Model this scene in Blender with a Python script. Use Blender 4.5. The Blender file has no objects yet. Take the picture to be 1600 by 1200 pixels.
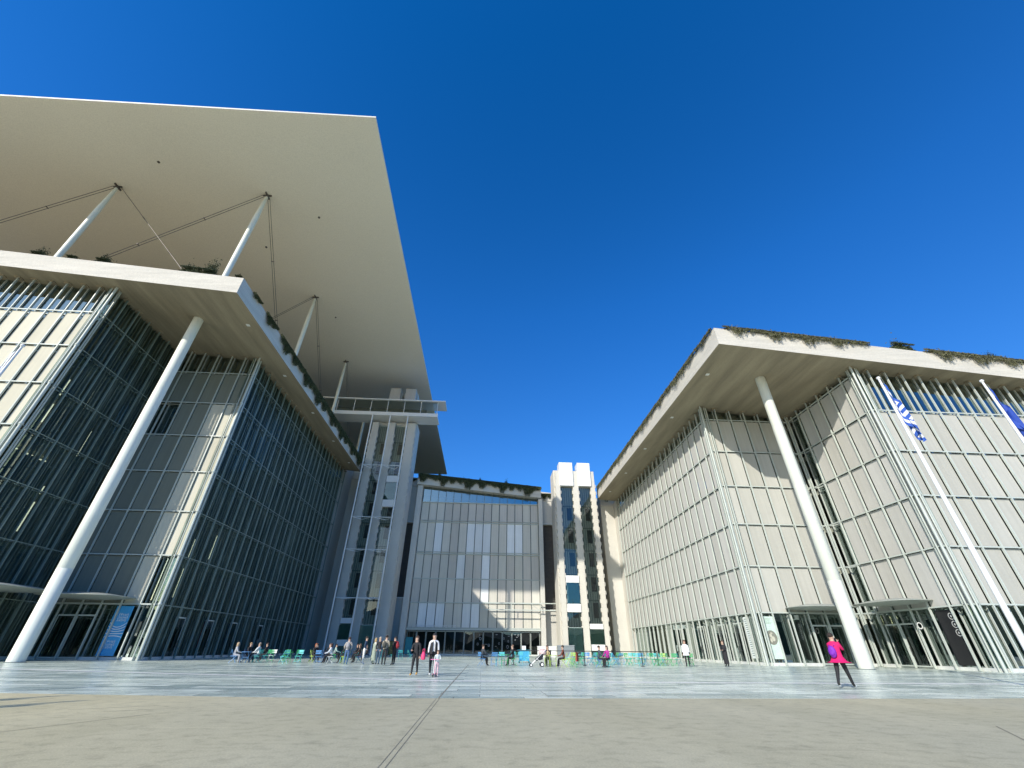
import bpy, bmesh, math, random
from mathutils import Vector, Matrix
random.seed(7)
C = bpy.context.scene.collection
PI = math.pi
rad = math.radians

# ---------------------------------------------------------------- materials
def nodemat(name):
    m = bpy.data.materials.new(name); m.use_nodes = True
    nt = m.node_tree; b = nt.nodes['Principled BSDF']
    return m, nt, b
def N(nt, t, **kw):
    n = nt.nodes.new(t)
    for k, v in kw.items(): setattr(n, k, v)
    return n
def ramp(nt, fac, stops):
    r = N(nt, 'ShaderNodeValToRGB'); nt.links.new(fac, r.inputs[0])
    e = r.color_ramp.elements
    while len(e) < len(stops): e.new(0.5)
    for i, (p, c) in enumerate(stops):
        e[i].position = p; e[i].color = (c[0], c[1], c[2], 1)
    return r.outputs[0]
def coords(nt, scale=(1, 1, 1), kind='Object'):
    t = N(nt, 'ShaderNodeTexCoord'); mp = N(nt, 'ShaderNodeMapping'); mp.inputs['Scale'].default_value = scale
    nt.links.new(t.outputs[kind], mp.inputs[0]); return mp.outputs[0]
def noise(nt, vec, scale, detail=4, rough=.55):
    n = N(nt, 'ShaderNodeTexNoise'); n.inputs['Scale'].default_value = scale
    n.inputs['Detail'].default_value = detail; n.inputs['Roughness'].default_value = rough
    nt.links.new(vec, n.inputs['Vector']); return n.outputs[0]
def mix(nt, a, b, fac, mode='MULTIPLY'):
    m = N(nt, 'ShaderNodeMix', data_type='RGBA', blend_type=mode)
    for s, v in ((0, fac), (6, a), (7, b)):
        if isinstance(v, (float, int)): m.inputs[s].default_value = v
        elif isinstance(v, tuple): m.inputs[s].default_value = (*v, 1)
        else: nt.links.new(v, m.inputs[s])
    return m.outputs[2]
def bump(nt, b, h, strength=.3, dist=.02):
    n = N(nt, 'ShaderNodeBump'); n.inputs['Strength'].default_value = strength; n.inputs['Distance'].default_value = dist
    nt.links.new(h, n.inputs['Height']); nt.links.new(n.outputs[0], b.inputs['Normal'])
def plain(name, col, rough=.5, metal=0., var=.12, scale=3., spec=.5):
    m, nt, b = nodemat(name)
    v = coords(nt); n = noise(nt, v, scale)
    lo = tuple(c * (1 - var) for c in col); hi = tuple(min(1, c * (1 + var)) for c in col)
    nt.links.new(ramp(nt, n, [(.3, lo), (.7, hi)]), b.inputs['Base Color'])
    b.inputs['Roughness'].default_value = rough; b.inputs['Metallic'].default_value = metal
    b.inputs['Specular IOR Level'].default_value = spec
    return m

def mat_concrete(name, col, stretch=(1, 1, 1), stain=.25, board=None):
    m, nt, b = nodemat(name)
    v = coords(nt, stretch); n1 = noise(nt, v, .8, 6, .6)
    v2 = coords(nt); n2 = noise(nt, v2, 9, 5)
    c = ramp(nt, n1, [(.3, tuple(x * (1 - stain) for x in col)), (.65, col)])
    c = mix(nt, c, ramp(nt, n2, [(.3, (.85, .85, .85)), (.7, (1, 1, 1))]), 1.0)
    if board:
        w = N(nt, 'ShaderNodeTexWave', wave_type='BANDS', bands_direction=board[0]); w.inputs['Scale'].default_value = board[1]
        w.inputs['Distortion'].default_value = .6; w.inputs['Detail'].default_value = 2
        nt.links.new(v2, w.inputs[0])
        c = mix(nt, c, ramp(nt, w.outputs[1], [(.0, (.84, .84, .84)), (.12, (1, 1, 1)), (1, (1, 1, 1))]), 1.0)
    nt.links.new(c, b.inputs['Base Color']); b.inputs['Roughness'].default_value = .85
    bump(nt, b, n2, .25, .02)
    return m

def mat_glass(name, tint, refl, ior=1.55, rough=.0, base=.14):
    m = bpy.data.materials.new(name); m.use_nodes = True; nt = m.node_tree; nt.nodes.clear()
    o = N(nt, 'ShaderNodeOutputMaterial'); mx = N(nt, 'ShaderNodeMixShader')
    t = N(nt, 'ShaderNodeBsdfTransparent'); t.inputs[0].default_value = (*tint, 1)
    g = N(nt, 'ShaderNodeBsdfGlossy'); g.inputs[0].default_value = (*refl, 1); g.inputs['Roughness'].default_value = rough
    v = coords(nt); n = noise(nt, v, .35, 2)
    bm_ = N(nt, 'ShaderNodeBump'); bm_.inputs['Strength'].default_value = .06; bm_.inputs['Distance'].default_value = .05
    nt.links.new(n, bm_.inputs['Height']); nt.links.new(bm_.outputs[0], g.inputs['Normal'])
    f = N(nt, 'ShaderNodeFresnel'); f.inputs[0].default_value = ior
    mm = N(nt, 'ShaderNodeMath', operation='MULTIPLY_ADD'); mm.inputs[1].default_value = 1.15; mm.inputs[2].default_value = base; mm.use_clamp = True
    nt.links.new(f.outputs[0], mm.inputs[0]); nt.links.new(mm.outputs[0], mx.inputs[0])
    nt.links.new(t.outputs[0], mx.inputs[1]); nt.links.new(g.outputs[0], mx.inputs[2]); nt.links.new(mx.outputs[0], o.inputs[0])
    return m

def mat_panel(name, col_, sc=.6):
    m, nt, b = nodemat(name); v = coords(nt); n = noise(nt, v, sc, 5); v2 = coords(nt, (3, 3, .15)); n2 = noise(nt, v2, 1.2, 5, .6)
    oi = N(nt, 'ShaderNodeObjectInfo')
    c = ramp(nt, n, [(.3, tuple(x * .95 for x in col_)), (.7, col_)])
    c = mix(nt, c, ramp(nt, n2, [(.25, (.90, .90, .89)), (.6, (1, 1, 1))]), 1.0)
    c = mix(nt, c, ramp(nt, oi.outputs['Random'], [(0, (.90, .895, .875)), (.5, (.97, .97, .965)), (1, (1.04, 1.04, 1.04))]), 1.0)
    nt.links.new(c, b.inputs['Base Color']); b.inputs['Roughness'].default_value = .75
    return m
M = {}
M['fascia'] = mat_concrete('board_marked_concrete', (.66, .63, .55), (.25, .25, 2.5), .16, ('Z', 1.6))
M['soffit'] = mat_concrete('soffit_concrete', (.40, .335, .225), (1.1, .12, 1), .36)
M['wall'] = mat_concrete('wall_concrete', (.66, .64, .575), (.5, .5, .18), .15)
M['canopy'] = mat_concrete('canopy_plaster', (.95, .90, .76), (.05, .05, .05), .05)
M['canopy_edge'] = plain('canopy_edge_white', (.66, .65, .60), .5, var=.03)
M['panel_rs'] = mat_panel('stone_screen_side', (.53, .52, .485))
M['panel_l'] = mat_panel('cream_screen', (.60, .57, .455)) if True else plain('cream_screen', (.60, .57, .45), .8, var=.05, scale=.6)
M['panel_shade'] = mat_panel('shaded_grey_green_screen', (.20, .215, .175))  # grey panels of the left recess, colour darkened further to hold its shade
M['panel_r'] = mat_panel('stone_screen', (.50, .492, .44))
M['panel_c'] = [mat_panel('grey_screen', (.68, .65, .565)), mat_panel('pale_blue_screen', (.84, .86, .85)), mat_panel('taupe_screen', (.62, .58, .51))]
M['metal'] = plain('grey_green_mullion', (.50, .54, .49), .38, .0, var=.06, scale=1.)
M['metal_dark'] = plain('dark_mullion', (.12, .15, .145), .4, var=.1, scale=1.)
def mat_fin(name, lo, hi, r_):
    m, nt, b = nodemat(name); v = coords(nt, (2.3, 2.3, .11)); n = noise(nt, v, 1.6, 3, .7)
    nt.links.new(ramp(nt, n, [(.36, lo), (.55, tuple((x + y) / 2 * .8 for x, y in zip(lo, hi))), (.70, hi)]), b.inputs['Base Color']); b.inputs['Roughness'].default_value = r_
    return m
M['fin_light'] = mat_fin('green_grey_mullion', (.22, .29, .25), (.36, .43, .38), .3)
M['fin'] = mat_fin('green_glass_fin', (.05, .08, .065), (.34, .42, .35), .25)
M['white'] = plain('white_paint', (.80, .80, .77), .35, var=.03, scale=.8)
M['column'] = plain('column_paint', (.74, .76, .67), .38, var=.05, scale=.6)
M['column_worn'] = mat_panel('worn_column_paint', (.74, .76, .68))
M['white_dirty'] = mat_concrete('white_tower_concrete', (.68, .65, .57), (.8, .8, .15), .12)
M['glass'] = mat_glass('tinted_glass', (.52, .64, .57), (.78, .92, .88), base=.27)
M['glass_clear'] = mat_glass('clear_glass', (.75, .84, .80), (.9, .95, .95), 1.45, base=.03)
M['pane'] = mat_glass('door_glass', (.45, .5, .48), (.85, .9, .9), 1.5, base=.05)
M['dark'] = plain('dark_interior', (.045, .05, .045), .7, var=.35, scale=.5)
M['slab_in'] = plain('interior_slab', (.36, .38, .31), .8, var=.2)
M['core'] = plain('interior_core', (.22, .23, .18), .8, var=.3, scale=.4)
M['black'] = plain('black_paint', (.015, .015, .017), .45, var=.1)
M['steel'] = plain('cable_steel', (.10, .09, .08), .5, .3)
M['plinth'] = plain('pale_plinth', (.62, .63, .60), .6, var=.06)
def emis(name, col, s):
    m, nt, b = nodemat(name); b.inputs['Base Color'].default_value = (*col, 1)
    b.inputs['Emission Color'].default_value = (*col, 1); b.inputs['Emission Strength'].default_value = s; return m
M['lamp'] = emis('interior_lamp', (1, .93, .75), 1.6)

def mat_leaf(name, a, b_):
    m, nt, b = nodemat(name); v = coords(nt, kind='Object'); n = noise(nt, v, 2.3, 3)
    nt.links.new(ramp(nt, n, [(.35, a), (.65, b_)]), b.inputs['Base Color']); b.inputs['Roughness'].default_value = .7
    return m
M['leaf'] = mat_leaf('rosemary_leaves', (.035, .05, .02), (.11, .13, .055))
M['leaf_dry'] = mat_leaf('dry_trailing_stems', (.075, .08, .04), (.17, .17, .09))
M['soil'] = plain('roof_soil', (.30, .25, .17), .9)

# plaza: rows of grey-blue marble slabs, polished
def mat_plaza():
    m, nt, b = nodemat('marble_slabs'); v = coords(nt)
    br = N(nt, 'ShaderNodeTexBrick'); br.offset = .37; br.offset_frequency = 2; br.squash = 1.6; br.squash_frequency = 3
    nt.links.new(v, br.inputs['Vector'])
    for k, x in (('Scale', 1.), ('Mortar Size', .012), ('Mortar Smooth', .1), ('Bias', 0.), ('Brick Width', 1.9), ('Row Height', .62)): br.inputs[k].default_value = x
    br.inputs['Color1'].default_value = (.38, .46, .40, 1); br.inputs['Color2'].default_value = (.88, .93, .79, 1); br.inputs['Mortar'].default_value = (.16, .18, .16, 1)
    v2 = coords(nt, (.7, 1.3, 1)); n = noise(nt, v2, 1.3, 8, .65)
    v3 = coords(nt, (.05, .35, 1)); n3 = noise(nt, v3, 1.0, 3, .5)
    c = mix(nt, br.outputs[0], ramp(nt, n, [(.3, (.86, .88, .89)), (.72, (1.06, 1.05, 1.03))]), 1.0)
    c = mix(nt, c, ramp(nt, n3, [(.35, (.86, .88, .9)), (.65, (1.08, 1.08, 1.06))]), 1.0)
    nt.links.new(c, b.inputs['Base Color'])
    nt.links.new(ramp(nt, n, [(.3, (.19, .19, .19)), (.75, (.42, .42, .42))]), b.inputs['Roughness'])
    b.inputs['Specular IOR Level'].default_value = .5
    return m
def mat_forecourt():
    m, nt, b = nodemat('brushed_concrete')
    v0 = coords(nt, (.05, .03, 1)); n0 = noise(nt, v0, 1., 3, .5)
    v = coords(nt, (.8, .25, 1)); n1 = noise(nt, v, .5, 8, .65)
    v2 = coords(nt); n2 = noise(nt, v2, 38, 5, .75); n3 = noise(nt, v2, 3.2, 8, .7)
    def streak(rz, sx, sy, sc, lo, hi, cl, ch):
        t = N(nt, 'ShaderNodeTexCoord'); mp = N(nt, 'ShaderNodeMapping'); mp.inputs['Rotation'].default_value = (0, 0, rz); mp.inputs['Scale'].default_value = (sx, sy, 1)
        nt.links.new(t.outputs['Object'], mp.inputs[0]); return ramp(nt, noise(nt, mp.outputs[0], sc, 6, .7), [(lo, cl), (hi, ch)])
    c = ramp(nt, n1, [(.3, (.50, .455, .285)), (.7, (.63, .57, .37))])
    c = mix(nt, c, ramp(nt, n0, [(.35, (.85, .87, .92)), (.65, (1.12, 1.08, 1.0))]), 1.0)
    c = mix(nt, c, ramp(nt, n3, [(.30, (.72, .72, .71)), (.48, (1, 1, 1)), (.74, (1.10, 1.10, 1.10))]), 1.0)
    c = mix(nt, c, streak(.5, .25, 4, 1.3, .30, .42, (.82, .82, .82), (1, 1, 1)), 1.0)
    c = mix(nt, c, streak(-.4, .3, 6, 1.0, .62, .70, (1, 1, 1), (1.18, 1.18, 1.16)), 1.0)
    c = mix(nt, c, streak(1.5, .15, 5, 1.1, .28, .36, (.78, .78, .78), (1, 1, 1)), 1.0)
    c = mix(nt, c, ramp(nt, n2, [(.3, (.74, .74, .74)), (.7, (1.14, 1.14, 1.14))]), 1.0)
    nt.links.new(c, b.inputs['Base Color']); b.inputs['Roughness'].default_value = .72
    bump(nt, b, n2, .6, .012)
    return m
M['plaza'] = mat_plaza(); M['forecourt'] = mat_forecourt()
M['stripe'] = plain('pale_stone_strip', (.86, .86, .80), .35, var=.06)
M['joint'] = plain('joint_sealant', (.24, .22, .16), .8)
M['ground'] = plain('far_ground', (.36, .34, .28), .9, scale=.05)
M['hill'] = mat_leaf('wooded_hill', (.02, .03, .015), (.05, .06, .03))
_pc = {}
def col(c, rough=.6):
    k = (tuple(round(x, 3) for x in c), rough)
    if k not in _pc: _pc[k] = plain('colour_%d' % len(_pc), c, rough, var=.15, scale=14)
    return _pc[k]

# ---------------------------------------------------------------- mesh builder
class MB:
    def __init__(s): s.v = []; s.f = []; s.m = []
    def poly(s, pts, m=0):
        b = len(s.v); s.v += [tuple(p) for p in pts]; s.f.append(tuple(range(b, b + len(pts)))); s.m.append(m)
    def hexa(s, p, m=0):   # p: 4 bottom, 4 top in the same order
        b = len(s.v); s.v += [tuple(q) for q in p]
        for q in ((3, 2, 1, 0), (4, 5, 6, 7), (0, 1, 5, 4), (1, 2, 6, 5), (2, 3, 7, 6), (3, 0, 4, 7)):
            s.f.append(tuple(b + i for i in q)); s.m.append(m)
        return s
    def box(s, x0, y0, z0, x1, y1, z1, m=0):
        return s.hexa([(x0, y0, z0), (x1, y0, z0), (x1, y1, z0), (x0, y1, z0), (x0, y0, z1), (x1, y0, z1), (x1, y1, z1), (x0, y1, z1)], m)
    def tube(s, a, b, r0, r1=None, n=8, m=0, caps=True):
        a = Vector(a); b = Vector(b); r1 = r0 if r1 is None else r1
        d = (b - a).normalized(); q = d.to_track_quat('Z', 'Y'); k = len(s.v)
        for P, r in ((a, r0), (b, r1)):
            for i in range(n):
                t = 2 * PI * i / n; s.v.append(tuple(P + q @ Vector((r * math.cos(t), r * math.sin(t), 0))))
        for i in range(n):
            j = (i + 1) % n; s.f.append((k + i, k + j, k + n + j, k + n + i)); s.m.append(m)
        if caps:
            s.f.append(tuple(k + i for i in reversed(range(n)))); s.m.append(m)
            s.f.append(tuple(k + n + i for i in range(n))); s.m.append(m)
        return s
    def path(s, pts, r, n=6, m=0):
        for a, b in zip(pts, pts[1:]): s.tube(a, b, r, r, n, m)
        return s
    def lathe(s, prof, cx=0, cy=0, n=16, m=0):   # prof: (r,z)
        k = len(s.v)
        for r, z in prof:
            for i in range(n):
                t = 2 * PI * i / n; s.v.append((cx + r * math.cos(t), cy + r * math.sin(t), z))
        for j in range(len(prof) - 1):
            for i in range(n):
                a = k + j * n + i; b = k + j * n + (i + 1) % n; s.f.append((a, b, b + n, a + n)); s.m.append(m)
        s.f.append(tuple(k + i for i in reversed(range(n)))); s.m.append(m)
        e = k + (len(prof) - 1) * n; s.f.append(tuple(e + i for i in range(n))); s.m.append(m)
        return s
    def ell(s, c, r, n=10, k=7, m=0, rot=None):
        b = len(s.v)
        for j in range(k + 1):
            ph = PI * j / k
            for i in range(n):
                t = 2 * PI * i / n; p = Vector((r[0] * math.sin(ph) * math.cos(t), r[1] * math.sin(ph) * math.sin(t), r[2] * math.cos(ph)))
                if rot is not None: p = rot @ p
                s.v.append((c[0] + p.x, c[1] + p.y, c[2] + p.z))
        for j in range(k):
            for i in range(n):
                a = b + j * n + i; d = b + j * n + (i + 1) % n; s.f.append((a, a + n, d + n, d)); s.m.append(m)
        return s
    def build(s, name, mats, parent=None, off=None, smooth=False, fix=True):
        if not isinstance(mats, (list, tuple)): mats = [mats]
        if off is None:
            off = Vector((0, 0, 0))
            if parent is not None: off = Vector(parent.get('_o', (0, 0, 0)))
        me = bpy.data.meshes.new(name)
        me.from_pydata([(v[0] - off[0], v[1] - off[1], v[2] - off[2]) for v in s.v], [], s.f)
        for q in mats: me.materials.append(q)
        me.polygons.foreach_set('material_index', s.m)
        if smooth: me.polygons.foreach_set('use_smooth', [True] * len(s.f))
        me.update()
        if fix:
            bm = bmesh.new(); bm.from_mesh(me); bmesh.ops.recalc_face_normals(bm, faces=bm.faces); bm.to_mesh(me); bm.free()
        if smooth:
            try: me.set_sharp_from_angle(angle=rad(50))
            except Exception: pass
        o = bpy.data.objects.new(name, me); C.objects.link(o)
        if parent is not None: o.parent = parent; o['_o'] = tuple(off)
        return o

def tag(o, label, cat, group=None):
    o['label'] = label; o['category'] = cat
    if group: o['group'] = group
    return o
def thing(name, label, cat, loc=(0, 0, 0), group=None, rz=0.):
    o = bpy.data.objects.new(name, None); C.objects.link(o); o.location = loc; o.empty_display_size = .3
    o['_o'] = tuple(loc) if rz == 0. else (0., 0., 0.); o.rotation_euler = (0, 0, rz)
    return tag(o, label, cat, group)
def local(o): o['_o'] = (0., 0., 0.); return o
def struct(o): o['kind'] = 'structure'; return o
KIDS = {}
def dup(root, loc, rz=0., label=None, group=None):
    def cp(o, par):
        c = o.copy(); C.objects.link(c); c.parent = par
        for ch in [q for q in list(C.objects) if q.parent == o]: cp(ch, c)
        return c
    if root.name not in KIDS:
        KIDS[root.name] = [(q, [g for g in C.objects if g.parent == q]) for q in C.objects if q.parent == root]
    r = root.copy(); C.objects.link(r); r.location = loc; r.rotation_euler = (0, 0, rz)
    for q, gs in KIDS[root.name]:
        c = q.copy(); C.objects.link(c); c.parent = r
        for g in gs:
            d = g.copy(); C.objects.link(d); d.parent = c
    if label: r['label'] = label
    if group: r['group'] = group
    return r

# ---------------------------------------------------------------- setting
def soff(x): return 28.38 - .088 * x          # one tilted plane carries every roof

g = MB(); g.poly([(-1500, -1500, -.03), (1500, -1500, -.03), (1500, 1500, -.03), (-1500, 1500, -.03)])
struct(g.build('ground', M['ground']))
edge = [(-90, 24.0), (-26, 16.4), (-12.8, 14.7), (-4.1, 13.7), (-1, 13.8), (13.8, 14.25), (20, 14.9), (90, 20)]
pz = MB()
for a, b in zip(edge, edge[1:]): pz.poly([(a[0], a[1], 0), (b[0], b[1], 0), (b[0], 110, 0), (a[0], 110, 0)])
struct(pz.build('plaza', M['plaza']))
fc = MB()
for a, b in zip(edge, edge[1:]): fc.poly([(a[0], -90, 0), (b[0], -90, 0), (b[0], b[1], 0), (a[0], a[1], 0)])
struct(fc.build('concrete_forecourt', M['forecourt']))
st = MB()
line = [(-60, 38.8), (-25, 27.9), (-12, 23.8), (-1.5, 20.6), (8, 20.4), (30, 20.9), (60, 22)]
for a, b in zip(line, line[1:]): st.poly([(a[0], a[1] - .28, .004), (b[0], b[1] - .28, .004), (b[0], b[1] + .28, .004), (a[0], a[1] + .28, .004)])
struct(st.build('pale_paving_strip', M['stripe']))
jt = MB()
for x, w in ((-1.13, .004), (-1.05, .005)): jt.poly([(x - w + .08, -2, .004), (x + w + .08, -2, .004), (x + w, 13.75, .004), (x - w, 13.75, .004)])
jt.poly([(-1.10, 13.8, .004), (-1.06, 13.8, .004), (-.98, 40, .004), (-1.02, 40, .004)])
for (a, b) in (((-9.5, 3.), (-6.3, 10.6)), ((6.2, 5), (9.4, 9.2)), ((-8.3, 11.2), (-7.0, 12.0)), ((-7.4, 10.9), (-5.9, 11.8))):
    a = Vector((*a, .004)); b = Vector((*b, .004)); t = (b - a).normalized(); q = Vector((-t.y, t.x, 0)) * .010
    jt.poly([a - q, b - q, b + q, a + q])
dr = [(36.5, 29.8), (27, 22.4), (34, 19.8)]
jt.poly([(30.6, 33.5, .004), (33.5, 28.6, .004), (33.7, 28.6, .004), (30.8, 33.5, .004)])
struct(jt.build('paving_joint', M['joint']))
# wooded rise behind the photographer, seen only as reflections in the glass
hl = MB(); k = 0
ring = []
for i in range(61):
    x = -260 + 520 * i / 60; h = 9 + 7 * math.sin(i * .35) + 4 * math.sin(i * 1.7) + random.uniform(0, 3)
    ring.append((x, -110 - 20 * math.cos(i / 60 * PI), max(3, h)))
for a, b in zip(ring, ring[1:]):
    hl.poly([(a[0], a[1], -.02), (b[0], b[1], -.02), b, a]); hl.poly([a, b, (b[0], b[1] - 60, b[2] + 6), (a[0], a[1] - 60, a[2] + 6)])
struct(hl.build('wooded_hill', M['hill'], smooth=True))
pk = MB()
for (xa, xb) in ((-200, -84), (-84, 84)): pk.poly([(xa, 92.1, soff(xa) + 1.6), (xb, 92.1, soff(xb) + 1.6), (xb, 260, soff(xb) + 1.6), (xa, 260, soff(xa) + 1.6)])
pk.poly([(-200, 92.1, 0), (84, 92.1, 0), (84, 92.1, 22.6), (-200, 92.1, 47.6)])
struct(pk.build('park_hill', M['hill']))

# ---------------------------------------------------------------- facades
CAM = Vector((0, 0, 1.13))
class Wall:
    def __init__(s, P0, u, n): s.P = Vector((*P0, 0)); s.u = Vector((*u, 0)); s.n = Vector((*n, 0))
    def w(s, a, d, z): p = s.P + s.u * a + s.n * d; return (p.x, p.y, z)
    def top(s, a): return soff(s.w(a, 0, 0)[0])
    def hx(s, mb, a0, a1, d0, d1, z0, z1, m=0, z1b=None):
        z1b = z1 if z1b is None else z1b
        mb.hexa([s.w(a0, d0, z0), s.w(a1, d0, z0), s.w(a1, d1, z0), s.w(a0, d1, z0), s.w(a0, d0, z1), s.w(a1, d0, z1b), s.w(a1, d1, z1b), s.w(a0, d1, z1)], m)

PANELS = {}; PR = random.Random(77)
def facade(bld, P0, u, n, L, levels, pitch, panel=None, pm=None, half=False, skip=(), inner=.72, base=.22, pd=.22, gap=.15, nodes=False):
    tw = .028 if half else .05
    W = Wall(P0, u, n); nb = max(1, round(L / pitch)); p = L / nb
    fr = MB(); inn = MB()
    for i in range(nb + 1):
        a = i * p; a = min(max(a, .06), L - .06); zt = W.top(a) + .03
        W.hx(fr, a - .05, a + .05, -.15, 0, 0.02, zt)
        W.hx(inn, a - .035, a + .035, -inner + .02, -inner + .16, .04, zt)
        for z in levels:
            W.hx(fr, a - .015, a + .015, -inner + .15, -.13, z - .05, z + .05)
            if nodes: W.hx(fr, a - .09, a + .09, -.20, -.15, z - .10, z + .10, 2)
        W.hx(fr, a - .28, a + .28, -.30, .12, zt - .13, zt - .02, 1)        # plates where mullion meets soffit
    if half:
        for i in range(nb):
            for t in (.25, .5, .75):
                a = (i + t) * p; W.hx(inn, a - .02, a + .02, -inner + .02, -inner + (.30 if t == .5 else .12), .04, W.top(a) + .02)
    for z in levels:
        W.hx(fr, 0, L, -.115, -.025, z - tw, z + tw)
        W.hx(inn, .02, L - .02, -inner + .03, -inner + .1, z - .05, z + .05)
    frame = fr.build('mullion_frame', [M['metal'] if not half else M['fin_light'], M['soffit'], M['metal_dark']], bld)
    inn.build('inner_frame', M['metal'] if not half else M['fin'], frame)
    gl = MB(); zz = [base] + list(levels)
    for i in range(nb):
        for k, z0 in enumerate(zz):
            a0, a1 = i * p, (i + 1) * p
            t0, t1 = (zz[k + 1], zz[k + 1]) if k + 1 < len(zz) else (W.top(a0), W.top(a1))
            j = [PR.uniform(-.008, .008) for _ in range(3)]; c4 = j[0] + j[2] - j[1]      # every pane sits a hair out of true
            gl.poly([W.w(a0, -inner + j[0], z0), W.w(a1, -inner + j[1], z0), W.w(a1, -inner + j[2], t1), W.w(a0, -inner + c4, t0)])
    # orient outward
    gm = gl.build('glazing', M['glass'], frame, fix=False)
    if gm.data.polygons[0].normal.dot(W.n) < 0: gm.data.flip_normals()
    pb = MB(); W.hx(pb, 0, L, -inner - .2, -.26, 0, base); pb.build('plinth', M['plinth'], frame)
    if panel:
        zs = levels
        for k in range(len(zs) - (0 if panel == 'full' else 1)):
            z0 = zs[k] + .05
            for i in range(nb):
                if (i, k) in skip: continue
                z1 = zs[k + 1] - .10
                PANELS.setdefault(bld.name, []).append((W, i * p + gap, (i + 1) * p - gap * .7, z0, z1, pm(i, k) if callable(pm) else pm, frame, pd))
    return frame

def flush_panels(bld):
    ps = PANELS.pop(bld.name, [])
    def key(q):
        c = Vector(q[0].w((q[1] + q[2]) / 2, 0, (q[3] + q[4]) / 2)); d = c - CAM
        return -(q[4] - q[3]) * (q[2] - q[1]) * abs(q[0].n.dot(d.normalized())) / d.length_squared + (1 if abs(c.x) > 1.75 * c.y else 0)
    ps.sort(key=key)
    for j, (W, a0, a1, z0, z1, m, frame, pd) in enumerate(ps[:100]):
        mb = MB(); W.hx(mb, a0, a1, -pd - .07, -pd, z0, z1); mb.build('cladding_panel', m, frame)
    if len(ps) > 100:
        mb = MB(); mm = []
        for (W, a0, a1, z0, z1, m, frame, pd) in ps[100:]:
            if m not in mm: mm.append(m)
            W.hx(mb, a0, a1, -pd - .07, -pd, z0, z1, mm.index(m))
        o = mb.build('cladding_panels', mm, bld); o['kind'] = 'stuff'

def door(bld, W, a, wd, h, d=-.30, name='door', open_=0.):
    f = MB(); t = .06
    W.hx(f, a, a + t, d - .08, d, .12, h); W.hx(f, a + wd - t, a + wd, d - .08, d, .12, h)
    W.hx(f, a + t, a + wd - t, d - .08, d, h - .12, h); W.hx(f, a + t, a + wd - t, d - .08, d, .12, .2)
    o = f.build(name, M['metal'], bld)
    g_ = MB(); g_.poly([W.w(a + t, d - .04, .2), W.w(a + wd - t, d - .04, .2), W.w(a + wd - t, d - .04, h - .12), W.w(a + t, d - .04, h - .12)])
    q = g_.build('pane', M['pane'], o, fix=False)
    if q.data.polygons[0].normal.dot(W.n) < 0: q.data.flip_normals()
    hd = MB(); hd.tube(W.w(a + wd - .16, d + .06, .9), W.w(a + wd - .16, d + .06, 1.5), .02); W.hx(hd, a + wd - .17, a + wd - .15, d, d + .06, 1., 1.04); W.hx(hd, a + wd - .17, a + wd - .15, d, d + .06, 1.38, 1.42)
    hd.build('handle', M['steel'], o)
    return o

def roof_slab(bld, x0, x1, y0, y1, th=2.0):
    mb = MB(); zt = lambda x: soff(x) + th
    p = [(x0, y0, soff(x0)), (x1, y0, soff(x1)), (x1, y1, soff(x1)), (x0, y1, soff(x0)), (x0, y0, zt(x0)), (x1, y0, zt(x1)), (x1, y1, zt(x1)), (x0, y1, zt(x0))]
    b = len(mb.v); mb.v += p
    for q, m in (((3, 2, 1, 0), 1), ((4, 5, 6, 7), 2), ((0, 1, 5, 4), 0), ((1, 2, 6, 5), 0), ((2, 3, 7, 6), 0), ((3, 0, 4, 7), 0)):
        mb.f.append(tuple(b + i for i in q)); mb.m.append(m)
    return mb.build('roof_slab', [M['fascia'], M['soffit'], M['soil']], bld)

def interior(bld, boxes, levels, core):
    mb = MB()
    for (x0, x1, y0, y1) in boxes:
        for z in levels: mb.box(x0, y0, z - .35, x1, y1, z + .12, 0)
    for (x0, x1, y0, y1) in core:
        mb.box(x0, y0, .0, x1, y1, min(soff(x0), soff(x1)) - .05, 1)
    return mb.build('interior_floors', [M['slab_in'], M['core']], bld)

LV = [4.16, 8.23, 12.3, 16.37, 20.44, 24.5, 28.58]
# ---- left building (opera side)
XL, YL0, YL1, XLo, YLo = -28.6, 43.5, 82.25, -38.5, 33.2
left = thing('opera_building', 'pale building on the left with glass side wall under a thick overhanging concrete roof', 'building', (-45, 50, 0))
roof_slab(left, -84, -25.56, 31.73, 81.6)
facade(left, (XLo, YLo), (-1, 0), (0, -1), 42, LV, 1.68, 'p', M['panel_l'], pd=.22, gap=.15, nodes=True)
facade(left, (XLo, YLo), (0, 1), (1, 0), YL0 - YLo, LV, 1.72, None, half=True, nodes=True)
Wr = Wall((XL, YL0), (-1, 0), (0, -1))
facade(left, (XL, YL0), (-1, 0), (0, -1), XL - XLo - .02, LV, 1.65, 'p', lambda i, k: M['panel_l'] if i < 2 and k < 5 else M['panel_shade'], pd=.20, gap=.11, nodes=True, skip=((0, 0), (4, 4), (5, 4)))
facade(left, (XL, YL0), (0, 1), (1, 0), YL1 - YL0, LV, 1.70, None, half=True, nodes=True)
flush_panels(left)
interior(left, [(-83, -39.9, 34.8, 82), (-39.9, -30, 45.1, 82)], LV, [(-83, -44, 40.5, 81.8), (-44, -36.5, 52, 81.8)])
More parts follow.
